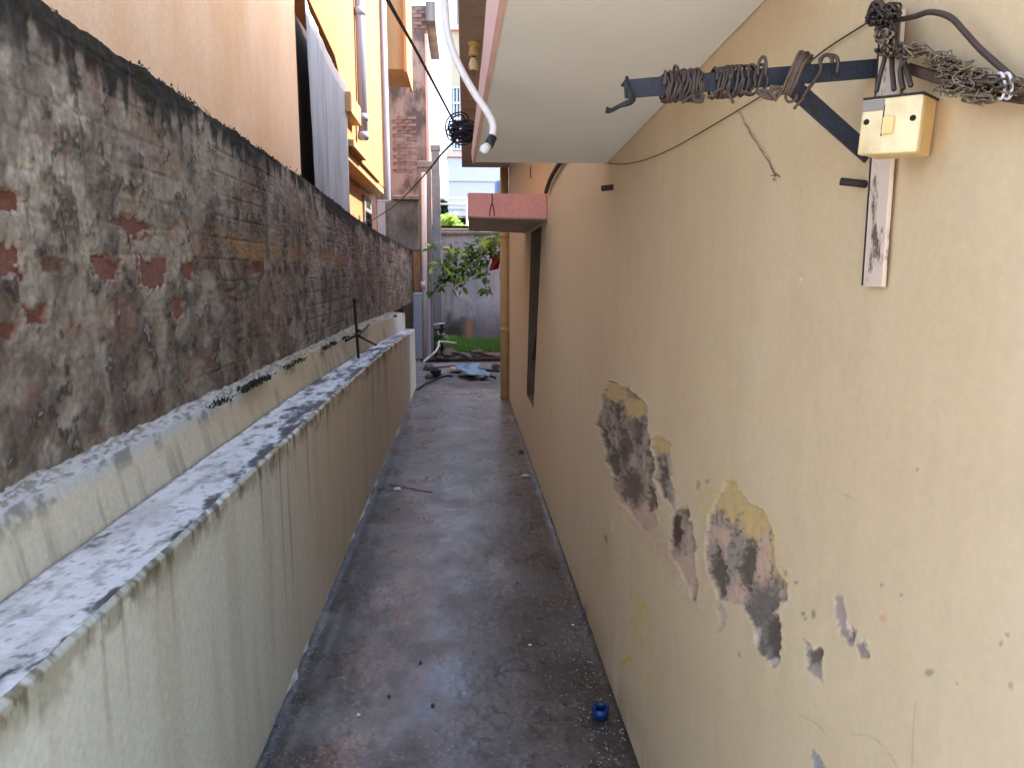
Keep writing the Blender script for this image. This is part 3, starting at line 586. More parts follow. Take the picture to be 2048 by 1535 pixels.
# far balcony (shaded end seen from the path)
a, b = P(783, 140, Y=17.0), P(814, 30, Y=17.0)
box('far_balcony', (a.x-.3, 17.02, P(783, 138, Y=17.0).z), (P(808, 100, Y=17).x, 18.6, 7.9), M_cream, fh)
box('balcony_rim', (P(808, 100, Y=17).x+.001, 16.9, P(808, 146, Y=17).z), (P(814, 100, Y=17).x, 18.7, 8.1), M_yel, fh)
# jali block window low on the far house
jx = P(733, 400, X=XF-.3)
jw = box('vent_window', (XF-.345, P(727, 420, X=XF-.33).y, 1.9), (XF-.30, P(741, 420, X=XF-.33).y, P(733, 394, X=XF-.33).z), M_conc, fh)
for k in range(6): box('vent_hole', (XF-.302, jw.data.vertices[0].co.y+.25, 2.0+k*.2), (XF-.296, jw.data.vertices[2].co.y-.25, 2.1+k*.2), M_hole, jw, 0)
# ------------------------------------------------------------------ grey sheet
t0, t1, t2 = P(608, 4, X=XF+.03), P(690, 175, X=XF+.03), P(698, 440, X=XF+.03)
uu = np.linspace(0, 1, 90); vv = np.linspace(0, 1, 120); U, V_ = np.meshgrid(uu, vv, indexing='ij')
Yt = t0.y+(t2.y-t0.y)*U; topz = t0.z+.05+(t1.z-t0.z)*U-.22*np.sin(math.pi*U)*.4; botz = 2.02-.0*U; Zt_ = botz+(topz-botz)*V_
fold = fbm(U*16, V_*1.2, 151, 4)-.5; amp = .03+.10*(1-V_)
A = np.stack([XF+.04+amp*fold+.01*(1-V_), Yt-.10*V_*U*0, Zt_], -1)
c = lerp(S(158, 166, 174), S(138, 146, 154), sst(.4, .6, fbm(U*6, V_*1, 152))); c = lerp(c, S(86, 84, 88), sst(.5, .7, fbm(U*30, V_*2, 153))*sst(.4, .05, V_)*.9)
c = lerp(c, S(206, 196, 190), sst(.93, .95, V_)*.6); c = lerp(c, S(112, 112, 122), np.exp(-((U-.36)/.012)**2)*.5)  # pale top band paints direct sun into the sheet; darker line is a seam
tp = gridmesh('tarpaulin', A, M_tarp, None, c); m = tp.modifiers.new('s', 'SOLIDIFY'); m.thickness = .004
tag(tp, 'grey plastic sheet hanging in folds between the two yellow houses', 'tarpaulin')

# ------------------------------------------------------------------ unfinished brick building
ub = tag(empty('brick_building'), 'unfinished brick building end with patchy render beside the blue sky', 'building')
YB = 19.5
x0, x1 = P(770, 300, Y=YB).x, P(857, 300, Y=YB).x; zt = P(820, 10, Y=YB).z
box('wall', (x0-2.0, YB, -.05), (x1, YB+3, zt), M_mortar, ub, .02)
box('lit_edge_strip', (x1-.05, YB-.03, 2.6), (x1+.02, YB-.002, P(857, 60, Y=YB).z-.1), M_palepink, ub, .004)  # pale pink strip paints the sunlit side face along the corner
sl_ = box('roof_slab', (x1+.001, YB-.3, P(860, 50, Y=YB).z), (P(867, 30, Y=YB).x+.05, YB+3, P(860, 12, Y=YB).z), M_conc, ub)
Vb, Fb = boxd((-.112, -.02, -.036), (.112, .02, .036)); bme = mesh('brick', Vb, Fb, M_fbrick, ub); bm_ = bme.data; bpy.data.objects.remove(bme)
def bricks(pxa, pya, pxb, pyb, keep):
    a = P(pxa, pya, Y=YB); b = P(pxb, pyb, Y=YB); z = b.z+.04; r = 0
    while z < a.z-.03:
        x = a.x+.12+(r % 2)*.12
        while x < b.x-.1:
            if random.random() < keep: share('brick', bm_, ub, Matrix.Translation((x, YB+.010+random.uniform(-.006, .006), z))@Matrix.Rotation(random.uniform(-.02, .02), 4, 'Y'))
            x += .245
        z += .086; r += 1
bricks(814, 12, 857, 58, 1); bricks(838, 60, 857, 135, .8); bricks(784, 228, 836, 345, .97)
# ------------------------------------------------------------------ grey outhouse, columns, pole, orange pier
a, b = P(752, 394, Y=15.6), P(837, 394, Y=15.6)
oh = tag(empty('outhouse'), 'low grey plastered outhouse wall in front of the brick building', 'outhouse')
box('wall', (a.x, 15.6, -.05), (b.x, 17.4, a.z-.06), M_panel, oh, .015)
box('roof_slab', (P(785, 394, Y=15.6).x, 15.5, a.z-.055), (b.x+.02, 17.5, a.z+.02), M_conc, oh, .01)
box('painted_strip', (a.x+.02, 15.585, 1.5), (P(770, 394, Y=15.6).x, 15.598, a.z-.1), M_whiteb, oh, 0)
def pillar(pa, pb, pyt, Y, mat, label, cap=True):
    l, r_ = P(pa, pyt, Y=Y).x, P(pb, pyt, Y=Y).x; z = P(pa, pyt, Y=Y).z; e = tag(empty('concrete_pillar'), label, 'pillar')
    box('shaft', (l, Y, -.05), (r_, Y+(r_-l), z-.12), mat, e, .015)
    if cap: box('cap', (l-.02, Y-.02, z-.12), (r_+.02, Y+(r_-l)+.02, z), mat, e, .01)
pillar(836, 861, 322, 15.0, M_conc, 'dark stained concrete pillar right of the grey outhouse')
pillar(862, 879, 290, 17.5, M_column, 'slim pale concrete pillar against the blue sky')
pb_, pt_ = P(850, 716, Z=0), P(848, 345, Y=P(850, 716, Z=0).y)
po = tag(empty('pole'), 'thin white pole standing at the far end of the low wall', 'pole')
tube('shaft', [(pb_.x, pb_.y, -.03), (pt_.x, pb_.y, pt_.z)], .05, M_pvc, po, 2, 10); tube('collar', [(pb_.x, pb_.y, 1.35), (pb_.x, pb_.y, 1.5)], .06, M_pvc, po, 2, 10)
orp = tag(empty('pier'), 'flaking orange painted pier at the end of the weathered wall', 'pier')
a = P(826, 497, Y=15.3); b = P(846, 600, Y=15.3)
box('shaft', (a.x, 15.3, -.05), (b.x, 15.6, a.z-.05), M_orange, orp, .01); box('cap', (a.x-.03, 15.27, a.z-.049), (b.x+.03, 15.63, a.z), M_conc, orp, .01)
V, Fc = boxd((a.x-.0, 14.9, -.05), (P(862, 700, Y=15.0).x, 15.0, P(850, 585, Y=15.).z)); o = mesh('stub_wall', V, Fc, M_whiteb); bevel(o, .02); tag(o, 'short whitewashed stub wall below the white pole', 'wall')
# ------------------------------------------------------------------ rear yard wall
YR = 19.2
xs = np.linspace(-4.5, 5, 220); zs_ = np.linspace(-.05, 2.62, 120); ZZ, XX = np.meshgrid(zs_, xs, indexing='ij')
n1 = fbm(XX*1.1, ZZ*1.1, 161); n2 = fbm(XX*5, ZZ*5, 162); stv = fbm(XX*7, ZZ*.7, 163)
c = lerp(S(206, 212, 218), S(182, 186, 194), sst(.35, .62, n1)); c = lerp(c, S(190, 192, 198), sst(.6, .7, n2)*.5)
c = lerp(c, S(104, 98, 96), sst(.85, .25, ZZ+.8*(n1-.5))*.7); c = lerp(c, S(62, 52, 46), sst(.75, .3, ZZ+.9*(n2-.5))*sst(.55, -.3, XX)*.85)
c = lerp(c, S(120, 118, 120), sst(.5, .7, stv)*.4); c = lerp(c, S(206, 150, 110), np.exp(-((XX-.1)/.09)**2)*sst(.62, .35, ZZ)*.7)
e = np.hypot((XX+.02)/.22, (ZZ-1.05+.45*XX)/.07); c = lerp(c, S(216, 206, 200), sst(1.2, .6, e)*.8)
A = np.stack([XX, YR+.03*(n1-.5)+.02*(n2-.5), ZZ], -1)
rw = tag(empty('rear_wall'), 'grey patchy rendered wall closing the back yard', 'wall'); gridmesh('render', A, M_rear, rw, c)
box('body', (-4.5, YR+.03, -.05), (5, YR+.22, 2.62), M_conc, rw, 0); box('coping', (-4.5, YR-.05, 2.621), (5, YR+.26, 2.70), M_conc, rw, .01)
tk = tag(empty('roof_sheet'), 'dark sheet roof edge showing above the rear wall', 'roof')
a, b = P(866, 458, Y=20.), P(925, 470, Y=20.); box('sheet', (a.x, 19.7, a.z-.1), (b.x+.3, 21, a.z+.02), M_rubble, tk, .05); box('shadow_board', (a.x-.15, 19.72, a.z+.021), (b.x+.2, 21, a.z+.07), M_hole, tk, 0)
# ------------------------------------------------------------------ white house behind
wh = tag(empty('house'), 'white house with barred window far behind the yard', 'house')
YW = 28.0
g = lambda x, y: P(x, y, Y=YW)
a = g(897, 432); box('wall', (a.x, YW, a.z), (9, YW+8, g(897, 315).z), M_whiteb, wh, .02)
box('sill_band', (a.x-.05, YW-.08, g(897, 314).z), (9, YW+7, g(897, 303).z), M_palepink, wh, .01)
box('upper_wall', (g(904, 300).x, YW, g(904, 302).z), (9, YW+7, g(904, 62).z), M_creamb, wh, .02)
box('roof_band', (g(902, 60).x, YW-.15, g(902, 62).z+.001), (9, YW+7, g(902, 52).z), M_palepink, wh, .01)
box('tower', (g(913, 50).x, YW+.5, g(902, 52).z+.001), (8, YW+6, g(913, -80).z), M_pvcblue, wh, .02)
box('ground_floor', (g(905, 440).x, YW+1, -.05), (9, YW+7, a.z-.001), M_hole, wh, 0)
wa, wb = g(907, 176), g(940, 300)
wn = box('window', (wa.x, YW-.02, wb.z), (wb.x, YW-.001, wa.z), M_glass, wh, 0)
for t in np.linspace(0, 1, 6): box('window_bar', (wa.x+(wb.x-wa.x)*t-.03, YW-.08, wb.z), (wa.x+(wb.x-wa.x)*t+.03, YW-.03, wa.z), M_whiteb, wn, 0)
for t in (0, .27, .5, .75, 1): box('window_bar', (wa.x-.05, YW-.10, wb.z+(wa.z-wb.z)*t-.04), (wb.x+.05, YW-.082, wb.z+(wa.z-wb.z)*t+.04), M_whiteb, wn, 0)
for y in (360, 405, 416): box('wall_band', (a.x-.02, YW-.05, g(900, y).z-.04), (9, YW-.002, g(900, y).z+.04), M_whiteb, wh, 0)
tkk = tag(empty('water_tank'), 'small blue grey water tank glimpsed beside the drain pipe above the sunshade', 'tank'); p = P(1005, 380, Y=24)
tube('body', [(p.x, 24, p.z-.35), (p.x, 24, p.z+.2), (p.x, 24, p.z+.3)], [.25, .25, .12], M_tank, tkk, 4, 14); tube('stand', [(p.x, 24, -.05), (p.x, 24, p.z-.351)], .06, M_conc, tkk, 2, 8)
rl = tag(empty('railing'), 'thin white pipe rail crossing before the distant trees', 'railing')
for y in (397, 408): tube('rail', [P(858, y, Y=23), P(934, y, Y=23)], .03, M_pvc, rl, 2, 6)
tube('rail_post', [P(874, 406, Y=23), Vector((P(874, 406, Y=23).x, 23, 0))], .04, M_pvc, rl, 2, 6)
tube('rail_post', [P(934, 397, Y=23), Vector((P(934, 397, Y=23).x, 23, 0))], .04, M_pvc, rl, 2, 6)
# unseen block added right of the yard to keep it in shade
yard_blocker = tag(empty('house'), 'unseen house block added right of the back yard to shade it', 'house')
box('wall', (2.6, 10.6, -.05), (8, 19.0, 6.3), M_cream, yard_blocker, .02); box('roof_slab', (2.3, 10.4, 6.3), (8.2, 19.1, 6.45), M_conc, yard_blocker, .02)

# ------------------------------------------------------------------ foliage
def leafgeom(L=1.0, W=.52):
    V = [(0, 0, 0), (.28*L, W*.42*L, .05*L), (.28*L, -W*.42*L, .05*L), (.62*L, W*.38*L, .02*L), (.62*L, -W*.38*L, .02*L), (L, 0, -.12*L), (.28*L, 0, 0), (.62*L, 0, -.03*L)]
    return V, [(0, 6, 1), (0, 2, 6), (1, 6, 7, 3), (6, 2, 4, 7), (3, 7, 5), (7, 4, 5)]
def rotm(): return Matrix.Rotation(random.uniform(0, 6.28), 4, 'Z')@Matrix.Rotation(random.uniform(-.5, 1.1), 4, 'Y')@Matrix.Rotation(random.uniform(-.8, .8), 4, 'X')
LV, LF = leafgeom()
def clump(name, centers, n, size, mat, parent, spread):
    V = []; Fc = []
    for i in range(n):
        c_, rr = random.choice(centers); d = Vector((random.gauss(0, 1), random.gauss(0, 1), random.gauss(0, .8)))*rr*spread
        Mx = Matrix.Translation(Vector(c_)+d)@rotm()@Matrix.Scale(size*random.uniform(.6, 1.3), 4); k = len(V)
        V += [Mx@Vector(q) for q in LV]; Fc += [tuple(k+j for j in f) for f in LF]
    return mesh(name, V, Fc, mat, parent)
# tree at the right of the yard with a leafy bough reaching left
tr = tag(empty('tree', (0, 0, 0)), 'small tree whose leafy green bough reaches across the yard from the drain pipe', 'tree')
D = 12.3; Q = lambda x, y, dy=0: P(x, y, Y=D+dy)
tb_ = Vector((1.35, 12.5, 0)); tube('trunk', [tb_-Vector((0, 0, .05)), tb_+Vector((.04, 0, 1)), tb_+Vector((-.05, -.1, 1.9)), tb_+Vector((.02, -.1, 3.2))], [.09, .07, .055, .03], M_bark, tr)
fork = tb_+Vector((-.05, -.1, 1.8))
bough = [[fork, Q(1022, 508), Q(1000, 512), Q(965, 508), Q(930, 530), Q(895, 552), Q(868, 575)], [fork, Q(1015, 520), Q(1003, 530), Q(1000, 560)], [Q(965, 508), Q(975, 490), Q(972, 470)], [Q(965, 508), Q(925, 505), Q(885, 515)], [Q(1000, 512), Q(985, 490), Q(1000, 470)], [Q(975, 520), Q(972, 550), Q(970, 585)], [Q(930, 530), Q(922, 560), Q(918, 575)]]
for i, b in enumerate(bough): tube('branch', b, [.03, .018, .008, .005] if i < 2 else [.009, .004], M_bark, tr)
lme = bpy.data.meshes.new('leaf'); sz = .14; lme.from_pydata([tuple(np.array(v)*sz) for v in LV], [], LF); lme.materials.append(M_leaf)
lme2 = bpy.data.meshes.new('leaf'); lme2.from_pydata([tuple(np.array(v)*sz) for v in LV], [], LF); lme2.materials.append(M_leafl)
cl = [(868, 572, 10, 12), (885, 560, 14, 20), (905, 545, 16, 26), (935, 540, 18, 28), (955, 525, 18, 26), (885, 525, 18, 22), (915, 510, 20, 26), (950, 500, 18, 22), (985, 490, 16, 26), (1000, 478, 14, 20), (968, 480, 12, 12), (970, 552, 7, 12), (969, 578, 7, 10), (918, 572, 8, 6), (985, 505, 12, 12), (925, 556, 14, 12), (866, 486, 8, 6)]
for (x, y, r_, n) in cl:
    for i in range(n):
        q = Q(x+random.gauss(0, r_*.7), y+random.gauss(0, r_*.62), random.gauss(0, .2))
        share('leaf', lme2 if (random.random() < (.65 if y < 500 else .25)) else lme, tr, Matrix.Translation(q)@rotm()@Matrix.Scale(random.uniform(.7, 1.3), 4))
clump('bough_foliage', [(Q(x, y, .12), r_/F*D*1.25) for (x, y, r_, n) in cl if n > 12], 380, .12, M_leaf, tr, .55)['kind'] = 'stuff'
clump('crown', [((1.7, 12.4, 2.7), .6), ((2.0, 12.6, 3.1), .6), ((1.9, 12.9, 2.5), .4)], 900, .13, M_leaf, tr, .5)
rc = tag(empty('cloth'), 'small red cloth scrap caught on the leafy bough', 'cloth'); p = Q(990, 512)
uu, vv = np.meshgrid(np.linspace(0, 1, 8), np.linspace(0, 1, 10), indexing='ij')
A = np.stack([p.x-.07+.15*uu+.02*np.sin(vv*5), p.y-.02+.05*np.sin(uu*7+vv*3), p.z-.24*vv+.03*uu], -1); gridmesh('fabric', A, M_red, rc)
def bush(name, label, px_, py_, Y, r_, n, mat, size=.16):
    e = tag(empty(name), label, 'tree' if name.endswith('tree') else 'shrub'); cs = []
    for i in range(7): cs.append((P(px_+random.uniform(-r_, r_), py_+random.uniform(-r_, r_)*.5, Y=Y)+Vector((0, random.uniform(-.4, .4), 0)), r_/F*Y*.6))
    clump('foliage', cs, n, size, mat, e, .55); c0 = P(px_, py_, Y=Y); tube('trunk', [(c0.x, Y, -.05), (c0.x+.05, Y, c0.z*.6), (c0.x, Y, c0.z)], [.09, .06, .02], M_bark, e)
    for c_, rr in cs[:4]: tube('branch', [(c0.x+.02, Y, c0.z*.8), tuple(c_)], .02, M_bark, e, 3, 5)
bush('shrub', 'bright yellow green shrub showing over the rear wall below the pale pillar', 890, 448, 21.6, 22, 650, M_leafl, .17)
bush('shrub', 'light green shrub over the rear wall behind the sunshade', 990, 468, 20.4, 24, 500, M_leafl, .15)
bush('tree', 'dark green tree far off beside the white house', 886, 410, 33, 18, 900, M_leafd, .3)
bush('shrub', 'small green shrub by the white pole in front of the rear wall', 866, 486, 18.5, 8, 120, M_leaf, .14)
V = []; Fc = []
for i in range(9000):
    x = random.uniform(-1.2, 2.2); y = random.uniform(16.2, 19.1)
    if vnoise(np.array([x*1.5]), np.array([y*1.5]), 5)[0] < .25: continue
    blade((x, y, -.06), random.uniform(.06, .2), .012, random.uniform(0, .1))
o = mesh('grass', V, Fc, M_grass); tag(o, 'green grass strip in front of the rear wall', 'grass', kind='stuff')

# ------------------------------------------------------------------ yard debris
def stick(name, label, cat, pts, r, mat, sides=7):
    o = tube(name, pts, r, mat, None, 6, sides); return tag(o, label, cat)
G = lambda x, y, z=0: P(x, y, Z=z)
def log(name, label, a, b, h, d, mat):
    e = tag(empty(name), label, 'timber'); a, b = Vector(a), Vector(b); t = (b-a).normalized(); n = Vector((-t.y, t.x, 0))*d
    o = hexa('beam', [a-n, b-n, b+n, a+n]+[q+Vector((0, 0, h)) for q in (a-n, b-n, b+n, a+n)], mat, e, .012)
log('timber_beam', 'long dark timber beam lying across the yard', G(842, 726, -.05), G(1002, 724, -.05), .09, .07, M_log)
log('timber_beam', 'short brown timber lying at the right end of the dark beam', G(965, 716, -.05), G(1006, 722, -.05), .10, .05, M_timb2)
stick('stick', 'black stick slanting from the low wall end into the yard', 'stick', [G(832, 780, .0), G(850, 768, .02), G(868, 760, .02), G(890, 752, .03), G(905, 752, .02)], .018, M_stick)
stick('stick', 'dark stick lying behind the blue sheet', 'stick', [G(924, 735, .0), G(960, 739, .02), G(998, 742, .02)], .022, M_stick)
stick('stick', 'thin bent stick on the rubble near the grass', 'stick', [G(905, 705, .03), G(925, 709, .1), G(944, 721, .03)], .018, M_stick)
stick('stick', 'dark branch lying right of the blue sheet', 'stick', [G(962, 758, .01), G(978, 752, .04), G(992, 756, .01)], .02, M_stick)
stick('stick', 'short dark stick left of the blue sheet', 'stick', [G(918, 753, .01), G(935, 752, .03), G(948, 752, .01)], .018, M_stick)
stick('stick', 'dark stick by the near side of the grass on the left', 'stick', [G(866, 716, .02), G(880, 718, .04), G(896, 719, .02)], .03, M_stick)
stick('stick', 'long thin dark stick crossing in front of the timber beam', 'stick', [G(856, 737, .01), G(890, 733, .04), G(930, 731, .02)], .012, M_stick)
stick('stick', 'crooked dark twig leaning on the grass edge', 'stick', [G(930, 703, .02), G(955, 706, .14), G(985, 712, .05)], .014, M_stick)
log('timber_beam', 'weathered grey plank lying before the grass on the left', G(872, 708, -.05), G(925, 711, -.05), .05, .06, M_rubble)
pv = tag(tube('bent_pipe', [G(846, 724, .03), G(858, 714, .10), G(870, 704, .18), P(877, 692, Y=14.6), P(878, 684, Y=14.8), P(882, 683, Y=14.9), P(912, 686, Y=15.2)], .022, M_pvc, None, 6), 'bent white plastic pipe rising from the yard floor beside the grass', 'pipe')
uu, vv = np.meshgrid(np.linspace(0, 1, 14), np.linspace(0, 1, 14), indexing='ij'); a, b = G(922, 761), G(966, 745)
A = np.stack([a.x+(b.x-a.x)*uu+.10*np.sin(vv*5+1)+.1*(fbm(uu*3, vv*3, 173)-.5), a.y+(b.y-a.y)*vv+.25*uu*np.sin(uu*3)+.3*(fbm(uu*3, vv*3, 174)-.5), .02+.12*fbm(uu*5, vv*5, 171)+.05*vv], -1)
o = gridmesh('plastic_sheet', A, M_bluesheet); o.modifiers.new('s', 'SOLIDIFY').thickness = .006; tag(o, 'crumpled pale blue plastic sheet on the yard floor', 'sheet')
a, b = G(900, 744), G(925, 738); A = np.stack([a.x+(b.x-a.x)*uu, a.y+(b.y-a.y)*vv, .02+.05*fbm(uu*5, vv*5, 172)], -1)
o = gridmesh('cardboard', A, M_dleaf); o.modifiers.new('s', 'SOLIDIFY').thickness = .01; tag(o, 'crumpled pale scrap of card behind the blue sheet', 'card')
def rock(name, p, r, mat, parent=None):
    V = []; Fc = []; nU, nV = 8, 6; s = random.random()*50
    for i in range(nV+1):
        for j in range(nU):
            th = math.pi*i/nV; ph = 2*math.pi*j/nU; k = r*(.7+.6*vnoise(np.array([j*1.3+s]), np.array([i*1.7]), 3)[0])
            V.append((p[0]+k*math.sin(th)*math.cos(ph), p[1]+k*math.sin(th)*math.sin(ph), p[2]+.7*k*math.cos(th)))
    for i in range(nV):
        for j in range(nU): Fc.append((i*nU+j, i*nU+(j+1) % nU, (i+1)*nU+(j+1) % nU, (i+1)*nU+j))
    return mesh(name, V, Fc, mat, parent)
o = rock('bag', G(872, 745, .06), .11, M_stick); tag(o, 'small black bag lump lying in the yard', 'bag')
o = rock('bag', G(882, 746, .04), .07, M_paper); tag(o, 'small white bag beside the black bag lump', 'bag')
lab = ['grey stone by the left end of the timber beam', 'flat grey stone near the grass edge', 'grey stone right of the bent stick', 'grey stone behind the timber beam middle', 'small grey stone nearest the drain pipe', 'grey stone left of the black bag']
for (x, y, r_), l_ in zip([(858, 735, .1), (900, 708, .16), (955, 707, .14), (930, 716, .12), (990, 732, .08), (858, 752, .07)], lab): tag(rock('stone', G(x, y, .02), r_, M_rubble), l_, 'stone')
# potted clutter by the white pole
pc = tag(empty('plant_rack'), 'cluttered dark rack with white rods at the foot of the white pole', 'rack')
for i in range(7):
    a = P(862+i*4.2, 700, Y=15.4+.15*(i % 2)); b = P(858+i*4.4+random.uniform(-4, 4), 640+random.uniform(0, 22), Y=15.5); tube('rod', [Vector((a.x, a.y, -.05)), a.lerp(b, .5)+Vector((random.uniform(-.05, .05), 0, 0)), b], .018 if i % 2 else .03, M_pvc if i % 3 == 1 else M_stick, pc, 4, 6)
for i in range(5):
    a = P(860, 650+i*11, Y=15.45); b = P(890, 646+i*11, Y=15.45); tube('rail', [a, b], .02, M_stick if i % 2 else M_pvc, pc, 2, 6)
clump('leaves', [(P(868, 690, Y=15.3), .2), (P(878, 675, Y=15.3), .15)], 120, .1, M_leaf, pc, .5)
V = []; Fc = []
for i in range(500):
    x = random.uniform(-.8, 1.2); y = random.uniform(10.8, 16.4); s = random.uniform(.01, .035); k = len(V); a = random.uniform(0, 6)
    for j in range(5): V.append((x+s*math.cos(a+j*1.256)*random.uniform(.6, 1.3), y+s*1.5*math.sin(a+j*1.256), -.055))
    V.append((x, y, -.055+s*.8)); Fc += [(k+j, k+(j+1) % 5, k+5) for j in range(5)]
o = mesh('yard_rubble', V, Fc, M_rubble); tag(o, 'scattered small rubble and chips over the yard earth', 'rubble', kind='stuff')
o = mesh('yard_floor', [(-1.0, 10.5, -.02), (2.4, 10.5, -.02), (2.4, 14.3, -.03), (-1.0, 14.3, -.03)], [(0, 1, 2, 3)], M_conc); o['kind'] = 'structure'

# ------------------------------------------------------------------ iron stand on the cap
b = P(717, 716, Z=.985); t = P(709, 605, Y=b.y-.02); m = b.lerp(t, .42)
sd = tag(empty('iron_stand'), 'thin black iron stand with splayed legs standing on the low wall cap', 'stand')
tube('upright', [b, m, t], .011, M_black, sd, 4, 7); f1 = P(752, 690, Z=.985); 
tube('leg', [m, f1], .010, M_black, sd, 3, 7); tube('leg', [m, P(690, 682, Y=m.y+.05)], .009, M_black, sd, 3, 7); tube('leg', [m+Vector((0, 0, -.02)), P(738, 648, X=-.93)], .009, M_black, sd, 3, 7)
tube('tip', [t, t+Vector((.004, 0, .03))], .014, M_black, sd, 1, 7)

# ------------------------------------------------------------------ bracket, box and wires on the right wall
s = N('chipped_cream_paint'); ch = s.ramp(s.noise(38, 6, (1, 1, .5), .7), [(.52, 0.0), (.62, .95)]); s.base(s.mix(ch, tuple(S(212, 186, 164)), tuple(S(84, 62, 50)))); s.rough(.7); s.bump(ch, .3, .002); M_postp = s.m
bk = tag(empty('wall_bracket'), 'blue black angle iron bracket with cream painted post fixed to the right wall', 'bracket')
box('post', (.562, .974, 1.632), (.568, 1.022, 1.985), M_postp, bk, .001)
box('post_edge', (.561, 1.0222, 1.633), (.5745, 1.0245, 1.984), M_rust, bk, 0)
AY = 1.03; a0 = P(1757, 136, Y=AY); a1 = P(1249, 178, Y=AY+.03); hh = .0125
V = []
def bar(name, a, b, wz, wy, mat, lip=True):
    a, b = Vector(a), Vector(b); t = (b-a).normalized(); nz = t.cross(Vector((0, 1, 0))).normalized()*wz; ny = Vector((0, 1, 0))*wy
    if nz.z < 0: nz = -nz
    o = hexa(name, [a-nz, b-nz, b-nz+ny, a-nz+ny, a+nz, b+nz, b+nz+ny, a+nz+ny], mat, bk, .0015)
    return o
arm = bar('arm', a0, a1, hh, .004, M_iron); bar('arm_flange', a0+Vector((0, .0045, hh-.002)), a1+Vector((0, .0045, hh-.002)), .002, .022, M_iron)
b0, b1 = P(1585, 172, Y=AY+.006), P(1742, 312, Y=AY+.006); bar('brace', b0, b1, .0125, .004, M_iron)
def arm_at(x): 
    q = P(x, 160, Y=AY); f = (q.x-a0.x)/(a1.x-a0.x); return a0.lerp(a1, f)
def helix(xa, xb, turns, r=.0165, jit=.0028, z0=0):
    pts = []; n = int(turns*12)
    for i in range(n+1):
        t = i/n; c_ = arm_at(xa+(xb-xa)*t)+Vector((0, .010, 0)); an = 2*math.pi*turns*t
        pts.append(c_+Vector((random.uniform(-jit, jit), -math.cos(an)*r*random.uniform(1.0, 1.12), math.sin(an)*(r+.001)*random.uniform(1.0, 1.14)))+Vector((0, 0, z0)))
    return pts
def coil(label, lists, r, mat):
    return tag(tubes('wire_coil', lists, r, mat), label, 'wire')
A_ = lambda x, y, dy=0: P(x, y, Y=AY-.008+dy)
coil('tight black wire coil nearest the free end of the bracket arm', [helix(1337, 1372, 5), helix(1340, 1370, 3, .018), spline([arm_at(1352)+Vector((0, -.01, .014)), A_(1350, 132), A_(1356, 140), arm_at(1358)])], .002, M_wire)
coil('second black wire coil with hanging tail on the bracket arm', [helix(1372, 1416, 5, .0175), helix(1376, 1412, 4, .0185, .003), spline([A_(1390, 190), A_(1376, 196), A_(1364, 206)]), spline([A_(1386, 195), A_(1390, 203), A_(1404, 203), A_(1408, 190)]), spline([A_(1384, 190), A_(1392, 200), A_(1402, 198), A_(1404, 186)])], .0021, M_wire)
coil('third black wire coil with two tails midway along the bracket arm', [helix(1440, 1462, 4, .0175), helix(1460, 1490, 3, .018, .004), spline([A_(1446, 176), A_(1430, 184), A_(1416, 196)]), spline([A_(1456, 186), A_(1462, 196), A_(1467, 207)]), spline([A_(1480, 186), A_(1490, 184), A_(1502, 189)]), helix(1466, 1500, 3, .018, .004)], .0021, M_wire)
coil('single raised wire loop standing on the bracket arm', [spline([A_(1516, 150), A_(1517, 128), A_(1524, 115), A_(1531, 120), A_(1532, 150)]), helix(1500, 1540, 3, .0175, .004)], .0022, M_wire)
big = []
for i in range(9):
    o_ = i*2.2+random.uniform(-3, 3)
    big.append(spline([A_(1560+o_*1.1, 190, -.004*random.random()), A_(1572+o_, 165+random.uniform(-6, 6), -.012), A_(1588+o_, 130+random.uniform(-6, 6), -.016), A_(1600+o_, 108+random.uniform(-5, 8), -.006), A_(1612+o_*.6, 112+random.uniform(0, 10), .02), A_(1590+o_*.5, 170, .03)]))
for i in range(5): big.append(spline([A_(1515+i*6, 182+random.uniform(-4, 6)), A_(1530+i*5, 195+random.uniform(-6, 4), -.01), A_(1552, 190+i*2), A_(1560, 176), A_(1540, 172+i*3)]))
big.append(spline([A_(1582, 168), A_(1572, 190), A_(1576, 203), A_(1590, 200), A_(1594, 190)])); big.append(spline([A_(1608, 196), A_(1598, 206), A_(1588, 218)]))
big.append(spline([A_(1560, 180, -.01), A_(1548, 192, -.012), A_(1554, 196, -.01), A_(1562, 182, -.01)]))
coil('thick brown wire bundle tied over the arm where the brace meets it', big, .0021, M_wire2)
coil('looped black wire hooked over the arm between bundle and post', [spline([A_(1604, 196), A_(1626, 165), A_(1642, 140), A_(1640, 120), A_(1655, 110), A_(1664, 118), A_(1662, 128)]), spline([A_(1640, 125), A_(1648, 112), A_(1668, 112), A_(1676, 122), A_(1674, 146)])], .0026, M_wire)
o = tag(tube('bent_rod', [arm_at(1264)+Vector((0, .004, .016)), arm_at(1264)+Vector((0, -.008, 0)), A_(1264, 200), A_(1240, 212), A_(1222, 221), A_(1212, 220)], [.0025, .003, .005, .003, .003, .0045], M_black, None), 'short black rod hooked through the free end of the bracket arm', 'rod')
# thin wire drooping along the wall
W_ = lambda x, y, dx=.006: P(x, y, X=XR-dx)
o = tag(tube('thin_wire', [W_(1202, 324), W_(1230, 328), W_(1270, 325), W_(1330, 304), W_(1420, 254), W_(1510, 200), W_(1580, 155), W_(1650, 100), W_(1735, 45)], .0014, M_wire, None, 8, 5), 'thin dark wire drooping along the wall behind the bracket', 'wire')
